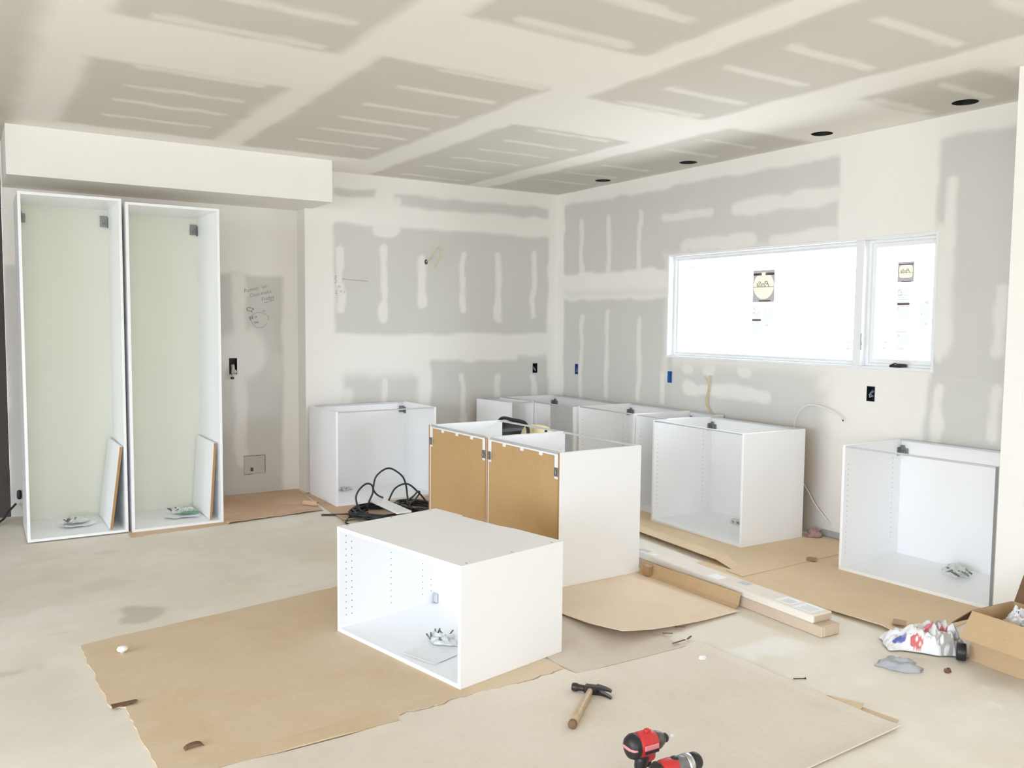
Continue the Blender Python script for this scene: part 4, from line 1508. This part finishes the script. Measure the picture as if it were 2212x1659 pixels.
# ------------------------------------------------------------------ coiled cable
cl = thing('extension_cord', 'long black cable in a tangled coil on the floor by the back wall cabinet', 'cable', (-2.33, -1.08, .005))
O = Vector((-2.33, -1.08, .005))
rnd = random.Random(8)
def rel(p): return Vector(p)-O
def coil(cx, cy, rx, ry, turns, z0, dz, seed):
    r = random.Random(seed)
    pts = []
    k = 11
    for i in range(turns*k+1):
        th = 2*PI*i/k+seed
        f = 1+r.uniform(-.20, .14)
        pts.append((cx+rx*f*math.cos(th), cy+ry*f*math.sin(th), z0+dz*i/(turns*k)+r.uniform(0, .012)))
    return smooth_path(pts, 4)
for nm, args in (('coil_turns', (-2.44, -1.14, .215, .235, 17, .010, .034, 3)), ('coil_turns', (-2.13, -1.12, .130, .19, 9, .010, .040, 6))):
    bm = bmesh.new(); tube(bm, [rel(p) for p in coil(*args)], .0062, 6); obj(nm, bm, M_CABLE, cl, True)
loops = [
    [(-2.352, -1.0, .1045), (-2.395, -1.0, .128), (-2.425, -1.0, .160), (-2.433, -1.0, .20), (-2.405, -1.0, .285), (-2.305, -1.0, .335), (-2.197, -1.0, .272), (-2.157, -1.0, .195), (-2.141, -1.0, .09), (-2.14, -1.03, .02)],
    [(-2.313, -1.0, .03), (-2.30, -1.0, .085), (-2.245, -1.0, .172), (-2.145, -1.0, .196), (-2.055, -1.0, .128), (-1.985, -1.0, .05), (-1.96, -1.02, .012)],
    [(-2.50, -1.02, .03), (-2.49, -1.05, .10), (-2.459, -1.05, .17), (-2.470, -1.05, .225), (-2.52, -1.05, .237), (-2.58, -1.05, .188), (-2.598, -1.05, .123), (-2.57, -1.08, .04), (-2.50, -1.2, .015)],
    [(-2.14, -1.08, .02), (-2.17, -1.05, .06), (-2.10, -1.03, .10), (-2.05, -1.0, .125), (-2.03, -.99, .11), (-2.08, -1.02, .07), (-2.14, -1.05, .045), (-2.18, -1.1, .02)],
    [(-2.50, -1.05, .012), (-2.66, -1.12, .012), (-2.765, -1.26, .010), (-2.745, -1.41, .010), (-2.62, -1.46, .010), (-2.48, -1.40, .012), (-2.40, -1.30, .02)],
    [(-2.83, -.93, .009), (-2.70, -1.00, .010), (-2.60, -1.02, .012), (-2.48, -1.0, .02)],
    [(-2.2, -.95, .012), (-2.08, -.94, .012), (-1.97, -1.03, .012), (-1.98, -1.2, .012), (-2.1, -1.28, .012)]]
for lp in loops:
    bm = bmesh.new(); tube(bm, [rel(p) for p in smooth_path(lp, 7)], .0074, 8); obj('cable_loop', bm, M_CABLE, cl, True)
# white flat bar lying across the coil
a, b_ = Vector((-2.40, -.915, .0885)), Vector((-2.405, -1.495, .0870))
dv = b_-a
wb = thing('white_bar', 'long flat white bar lying across the black coiled cable', 'bar', (a.x, a.y, a.z), 0, rot=(0, 0, math.atan2(dv.y, dv.x)))
bm = bmesh.new(); box(bm, 0, dv.length, -.060, .060, -.008, .008, .004); obj('bar_body', bm, M_CLIP, wb)

# ------------------------------------------------------------------ fittings in walls and ceiling
for i, (x, y) in enumerate(LIGHTS):
    t = thing('recessed_light_can', ('ceiling light hole nearest the room corner', 'second ceiling light hole from the room corner', 'third ceiling light hole from the room corner', 'largest looking ceiling light hole, nearest us by the right wall')[i], 'light fitting', (x, y, HC), 0, 'round light holes in the ceiling')
    bm = bmesh.new(); n = 32
    prev = None
    for r, z in ((.0705, -.0005), (.0705, .12), (.055, .15), (.0, .15)):
        ring = [bm.verts.new((r*math.cos(2*PI*j/n), r*math.sin(2*PI*j/n), z)) for j in range(n)] if r > 0 else [bm.verts.new((0, 0, z))]
        if prev:
            for j in range(n):
                if len(ring) == 1: bm.faces.new((prev[j], prev[(j+1) % n], ring[0]))
                else: bm.faces.new((prev[j], prev[(j+1) % n], ring[(j+1) % n], ring[j]))
        prev = ring
    obj('can', bm, M_CAN, t)
    bm = bmesh.new(); lathe(bm, [(.022, 0), (.022, .05)], 14, Matrix.Translation((0, 0, .098))); obj('lamp_socket', bm, M_BLACK, t)


def wall_box(label, plane, h, mat, inner, wires=True, seed=0):
    """a recessed electrical box; plane 'back' (y=0) or 'right' (x=0) or 'alcove' (y=.2)"""
    a0, a1, z0, z1 = h
    ca, cz = (a0+a1)/2, (z0+z1)/2
    loc, rz = {'back': ((ca, 0, cz), 0), 'alcove': ((ca, .2, cz), 0), 'right': ((0, ca, cz), -PI/2)}[plane]
    t = thing('electrical_box', label, 'electrical box', loc, rz, 'recessed electrical boxes')
    w, hh, dp = (a1-a0)/2, (z1-z0)/2, .05
    bm = bmesh.new()
    for b in ((-w, -w+.003, -.003, dp, -hh, hh), (w-.003, w, -.003, dp, -hh, hh), (-w+.003, w-.003, -.003, dp, hh-.003, hh), (-w+.003, w-.003, -.003, dp, -hh, -hh+.003), (-w, w, dp, dp+.003, -hh, hh)):
        box(bm, *b)
    obj('box_shell', bm, mat, t)
    if wires:
        r = random.Random(seed)
        for k in range(3):
            bm = bmesh.new()
            tube(bm, smooth_path([(r.uniform(-.015, .015), .045, r.uniform(-.03, .03)), (r.uniform(-.018, .018), .02, r.uniform(-.03, .03)), (r.uniform(-.018, .018), .004, r.uniform(-.03, .03)), (r.uniform(-.015, .015), .03, r.uniform(-.03, .03))], 5), .0028, 6)
            obj('wire', bm, inner, t)
    return t


M_WIRE_G = plain('grey_wire', (.28, .32, .36), .5, var=.3, scale=50)
wall_box('dark blue electrical box on the back wall near the corner', 'back', BX_BACK, M_NAVY, M_WIRE_G, seed=1)
wall_box('blue electrical box on the right wall nearest the corner', 'right', BX_R1, M_BLUE, M_WIRE_G, seed=2)
wall_box('light blue electrical box below the left end of the window', 'right', BX_R2, M_BLUE_L, M_BLUE, seed=3)
wall_box('black electrical box on the right wall below the narrow casement', 'right', BX_R3, M_NAVY, M_WIRE_G, seed=4)
vb = wall_box('black wall box with a metal valve hanging out, in the alcove', 'alcove', BX_VALVE, M_BLACK, M_BLACK, False)
M_BRASS = plain('dull_valve_metal', (.55, .53, .47), .4, .4, var=.3, scale=60)
bm = bmesh.new()
tube(bm, smooth_path([(-.005, .03, .0), (-.006, -.01, .005), (-.008, -.028, -.02), (-.012, -.030, -.06)], 5), .014, 10)
lathe(bm, [(.010, -.015), (.018, -.010), (.018, .010), (.010, .015)], 12, Matrix.Translation((.004, -.032, -.045)) @ Matrix.Rotation(PI/2, 4, 'Y'))
obj('valve_body', bm, M_BRASS, vb)
bm = bmesh.new(); tube(bm, [(-.012, -.030, -.06), (-.014, -.030, -.09)], .012, 10); obj('valve_outlet', bm, M_BRASS, vb)
bm = bmesh.new(); rounded(bm, -.016, -.03, -.098, .015, .012, .010); obj('valve_knob', bm, M_DARKSTEEL, vb)

# square repair patch low in the alcove
pt = thing('access_patch', 'square cut out patch with a small hole, low on the alcove wall', 'wall patch', (-3.00, .2, .245))
bm = bmesh.new(); box(bm, -.105, .075, -.006, -.0005, -.075, .080, .002)
o = obj('patch_board', bm, drywall('patch_drywall', (.60, .58, .54), (.58, .56, .52)), pt)
bm = bmesh.new(); box(bm, -.050, -.026, -.008, -.006, -.052, -.020, .001); obj('small_hole', bm, M_HOLE, pt)
bm = bmesh.new(); box(bm, -.108, .078, -.0075, -.0055, .080, .083); box(bm, .075, .078, -.0075, -.0055, -.07, .08); box(bm, -.105, -.03, -.0075, -.0055, -.078, -.075); props(obj('cut_line', bm, M_INK, pt), kind='stuff')

# cable loop poking out of the back wall
wl = thing('wire_loop', 'cream cable loop poking out of the back wall, upper left', 'cable', (-1.475, 0, 2.035))
bm = bmesh.new(); lathe(bm, [(.016, 0), (.016, .0015), (.0, .0016)], 14, Matrix.Rotation(PI/2, 4, 'X') @ Matrix.Scale(1.5, 4, (0, 1, 0))); obj('wall_hole', bm, M_HOLE, wl)
bm = bmesh.new(); tube(bm, smooth_path([(.0, .0, .0), (.03, -.03, .03), (.065, -.06, .10), (.095, -.07, .135), (.115, -.065, .115), (.11, -.06, .05), (.085, -.05, -.02), (.065, -.045, -.05)], 7), .0042, 7); obj('cable_end', bm, M_CABLE_Y, wl, True)

# twin cream wire rising at the right wall
t = thing('wall_wire', 'cream wires standing up against the right wall behind the pulled forward cabinet', 'cable', (0, 0, 0))
for pts in ([(-.012, -2.232, .60), (-.012, -2.215, .74), (-.02, -2.155, .82), (-.03, -2.15, .88), (-.03, -2.175, .98), (-.035, -2.165, 1.03), (-.03, -2.135, 1.06)],
            [(-.012, -2.245, .60), (-.012, -2.225, .74), (-.02, -2.165, .83), (-.025, -2.165, .90), (-.03, -2.185, .99), (-.035, -2.19, 1.075)]):
    bm = bmesh.new(); tube(bm, smooth_path(pts, 6), .0038, 6); obj('wire', bm, M_CABLE_Y, t, True)

t = thing('white_cable', 'thin white cable arching beside the pulled forward base cabinet', 'cable', (0, 0, 0))
bm = bmesh.new(); tube(bm, smooth_path([(-.02, -3.02, .60), (-.03, -3.035, .72), (-.05, -3.07, .83), (-.07, -3.16, .915), (-.07, -3.27, .925), (-.06, -3.37, .90), (-.05, -3.42, .875), (-.05, -3.455, .845)], 7), .0045, 7); obj('upper_run', bm, M_CABLE_W, t, True)
bm = bmesh.new(); tube(bm, smooth_path([(-.02, -3.05, .55), (-.03, -3.10, .40), (-.03, -3.17, .31), (-.03, -3.24, .22), (-.02, -3.315, .14), (-.008, -3.36, .10)], 7), .0045, 7); obj('lower_run', bm, M_CABLE_W, t, True)
bm = bmesh.new(); tube(bm, [(-.05, -3.455, .845), (-.05, -3.463, .836)], .0045, 7); obj('cable_tip', bm, M_BLACK, t)

# black cord and plug at the far left
t = thing('power_cable', 'black cable on the floor left of the tall cabinets, by the dark hall', 'cable', (0, 0, 0))
bm = bmesh.new(); tube(bm, smooth_path([(-5.3, -.25, .008), (-5.0, -.14, .010), (-4.90, -.05, .03), (-4.845, .08, .07), (-4.80, .17, .10)], 8), .008, 8); obj('cable_run', bm, M_CABLE, t, True)
bm = bmesh.new(); rounded(bm, -4.775, .185, .165, .016, .012, .035); obj('plug', bm, M_BLACK, t)

# handwriting on the drywall (parts of the walls)
ALC = bpy.data.objects['wall_alcove']; BACK = bpy.data.objects['wall_back']
def wall_text(body, size, x, z, y, rot, mat, parent, shear=.25):
    M = Matrix.Translation((x, y, z)) @ Matrix.Rotation(PI/2, 4, 'X') @ Matrix.Rotation(rot, 4, 'Z')
    return text_part('handwriting', body, size, mat, parent, M, shear=shear)
wall_text('Runner  on', .044, -2.990, 1.752, .1988, .24, M_INK_L, ALC)
wall_text('Dust make', .044, -2.945, 1.712, .1988, .24, M_INK_L, ALC)
wall_text('Fridge', .046, -2.885, 1.672, .1988, .24, M_INK_L, ALC)
wall_text('C2', .05, -3.040, 1.575, .1988, -.3, M_INK, ALC)
wall_text('m', .035, -2.92, 1.565, .1988, .1, M_INK_L, ALC)
wall_text('54 n', .04, -3.015, 1.505, .1988, .3, M_INK, ALC)
wall_text('ou', .038, -2.985, 1.47, .1988, .1, M_INK, ALC)
def ink(pts, r, mat, parent, name='pencil_line'):
    bm = bmesh.new(); tube(bm, pts, r, 5); return obj(name, bm, mat, parent)
ink([(-2.955+.075*math.cos(a)*(1+.12*math.sin(3*a)), .1985, 1.487+.065*math.sin(a)) for a in np.linspace(0, 5.9, 26)], .0015, M_INK_L, ALC)
ink([(-2.915, .1985, 1.632), (-2.85, .1985, 1.652), (-2.83, .1985, 1.66)], .0018, M_INK_L, ALC)
ink([(-2.292, -.0015, 1.851), (-2.20, -.0015, 1.846), (-2.05, -.0015, 1.838)], .0022, M_INK_L, BACK)
for body, x, z, s in (('5', -2.355, 1.862, .05), ('2', -2.352, 1.825, .04), ('in', -2.318, 1.786, .04), ('L', -2.345, 1.735, .05), ('o c', -2.29, 1.745, .04)):
    wall_text(body, s, x, z, -.0012, -.1, M_INK_L, BACK)

# ------------------------------------------------------------------ small litter
def small(name, label, cat, bm, mat, loc, rz=0, group=None, smooth=False):
    o = obj(name, bm, mat, smooth=smooth); o.location = loc; o.rotation_euler = (0, 0, rz)
    return props(o, label, cat, group)


bm = bmesh.new(); lathe(bm, [(.008, 0), (.008, .006), (.020, .010), (.024, .018), (.020, .027), (.0, .031)], 16)
small('plastic_stopper', 'small white plastic stopper lying on the left corner of the tan floor paper', 'stopper', bm, M_CLIP, (-4.545, -3.105, .0066))
bm = bmesh.new()
for k in range(8):
    a0, a1 = PI*k/8, PI*(k+1)/8
    q = [(.032*math.cos(a0), -.012, .014*math.sin(a0)), (.032*math.cos(a1), -.012, .014*math.sin(a1)), (.032*math.cos(a1), .012, .014*math.sin(a1)), (.032*math.cos(a0), .012, .014*math.sin(a0))]
    bm.faces.new([bm.verts.new(p) for p in q])
bmesh.ops.remove_doubles(bm, verts=bm.verts, dist=1e-5); solid(bm, .001)
small('paper_curl', 'dark curled scrap on the tan floor paper at the lower left', 'scrap', bm, M_CARTON_IN, (-4.470, -4.150, .0066), .1)
bm = bmesh.new()
for k in range(6):
    t0, t1 = k/6, (k+1)/6
    q = [(-.02+.09*t0, .0, .004+.012*t0), (-.02+.09*t1, .0, .004+.012*t1), (-.02+.09*t1, .05, .001), (-.02+.09*t0, .05, .001)]
    bm.faces.new([bm.verts.new(p) for p in q])
bmesh.ops.remove_doubles(bm, verts=bm.verts, dist=1e-5); solid(bm, .002)
small('torn_paper_corner', 'lifted torn corner at the left edge of the tan floor paper', 'scrap', bm, M_CARTON_IN, (-4.645, -3.690, .0060))
for k, (x, y, rz, lab) in enumerate(((-.618, -3.685, .6, 'brown tape square on the cardboard in front of the right end cabinet'), (-1.24, -4.70, .5, 'dark brown tape square by the plastic bag'))):
    bm = bmesh.new(); box(bm, -.04, .04, -.03, .03, 0, .002, .0004)
    small('tape_square', lab, 'tape', bm, M_TAPE, (x, y, .0125 if k == 0 else .026), rz, 'brown tape squares')
bm = lump_mesh(.06, .045, .05, 120, 16, 8, .5, 3)
small('pink_scrap', 'dusty pink crumpled scrap in the gap by the right wall', 'scrap', bm, M_PINKRAG, (-.10, -3.30, .010), 0, smooth=True)
bm = bmesh.new(); tube(bm, [(0, 0, .003), (.05, 0, .003)], .0022, 6); tube(bm, [(.05, 0, .003), (.053, 0, .003)], .005, 8)
small('nail', 'single nail on the bare floor right of the pale floor paper', 'nail', bm, M_DARKSTEEL, (-2.20, -4.845, .0), -.5)
for k, (x, y, L, rz, lab) in enumerate(((-2.34, -4.305, .085, .12, 'longest dark torn strip in front of the curled cardboard'), (-2.262, -4.292, .05, .3, 'curled dark torn strip at the right end of the strips'), (-2.31, -4.196, .05, -.7, 'short dark torn strip under the curled cardboard edge'), (-2.20, -4.165, .05, -.7, 'dark torn strip closest to the upright flap'))):
    bm = bmesh.new(); box(bm, -L/2, L/2, -.005, .005, 0, .003, .001)
    for v in bm.verts: v.co.z += .008*(v.co.x/L)**2*4; v.co.y += .004*math.sin(v.co.x*90)
    small('torn_strip', lab, 'scrap', bm, M_CARTON_IN, (x, y, .0065), rz, 'dark torn paper strips')
bm = lump_mesh(.022, .012, .008, 131, 12, 5, .5, 3)
small('plaster_crumb', 'white plaster crumb on the pale floor paper right of the torn strips', 'crumb', bm, M_CLIP, (-2.375, -4.493, .0066))
bm = lump_mesh(.016, .012, .014, 133, 12, 5, .5, 3)
small('dark_crumb', 'small dark crumb on the floor right of the grey rag', 'crumb', bm, M_CARTON_IN, (-1.567, -5.143, .0005))
bm = bmesh.new()
for k in range(8):
    a0, a1 = PI*1.3*k/8, PI*1.3*(k+1)/8
    q = [(-.07, .02*math.cos(a0), .02+.02*math.sin(a0)), (-.07, .02*math.cos(a1), .02+.02*math.sin(a1)), (.07, .02*math.cos(a1), .02+.02*math.sin(a1)), (.07, .02*math.cos(a0), .02+.02*math.sin(a0))]
    bm.faces.new([bm.verts.new(p) for p in q])
bmesh.ops.remove_doubles(bm, verts=bm.verts, dist=1e-5); solid(bm, .002)
small('rolled_paper_scrap', 'rolled brown paper scrap on the alcove floor by the back wall cabinet', 'scrap', bm, M_SHEET_BROWN, (-2.78, -.55, .005), -1.0)

bm = bmesh.new()
pts = [(0, 0, .001), (.012, -.155, .016), (-.035, -.165, .012), (-.028, -.10, .004)]
bm.faces.new([bm.verts.new(p) for p in pts])
bm.faces.new([bm.verts.new(p) for p in [(.010, -.15, .003), (.012, -.29, .003), (-.020, -.30, .003), (-.030, -.16, .003)]])
bmesh.ops.remove_doubles(bm, verts=bm.verts, dist=1e-5); solid(bm, .002)
small('torn_paper_flap', 'torn brown flap at the right hand edge of the pale floor paper', 'scrap', bm, M_SHEET_TAN, (-2.215, -5.02, .0005), .12)
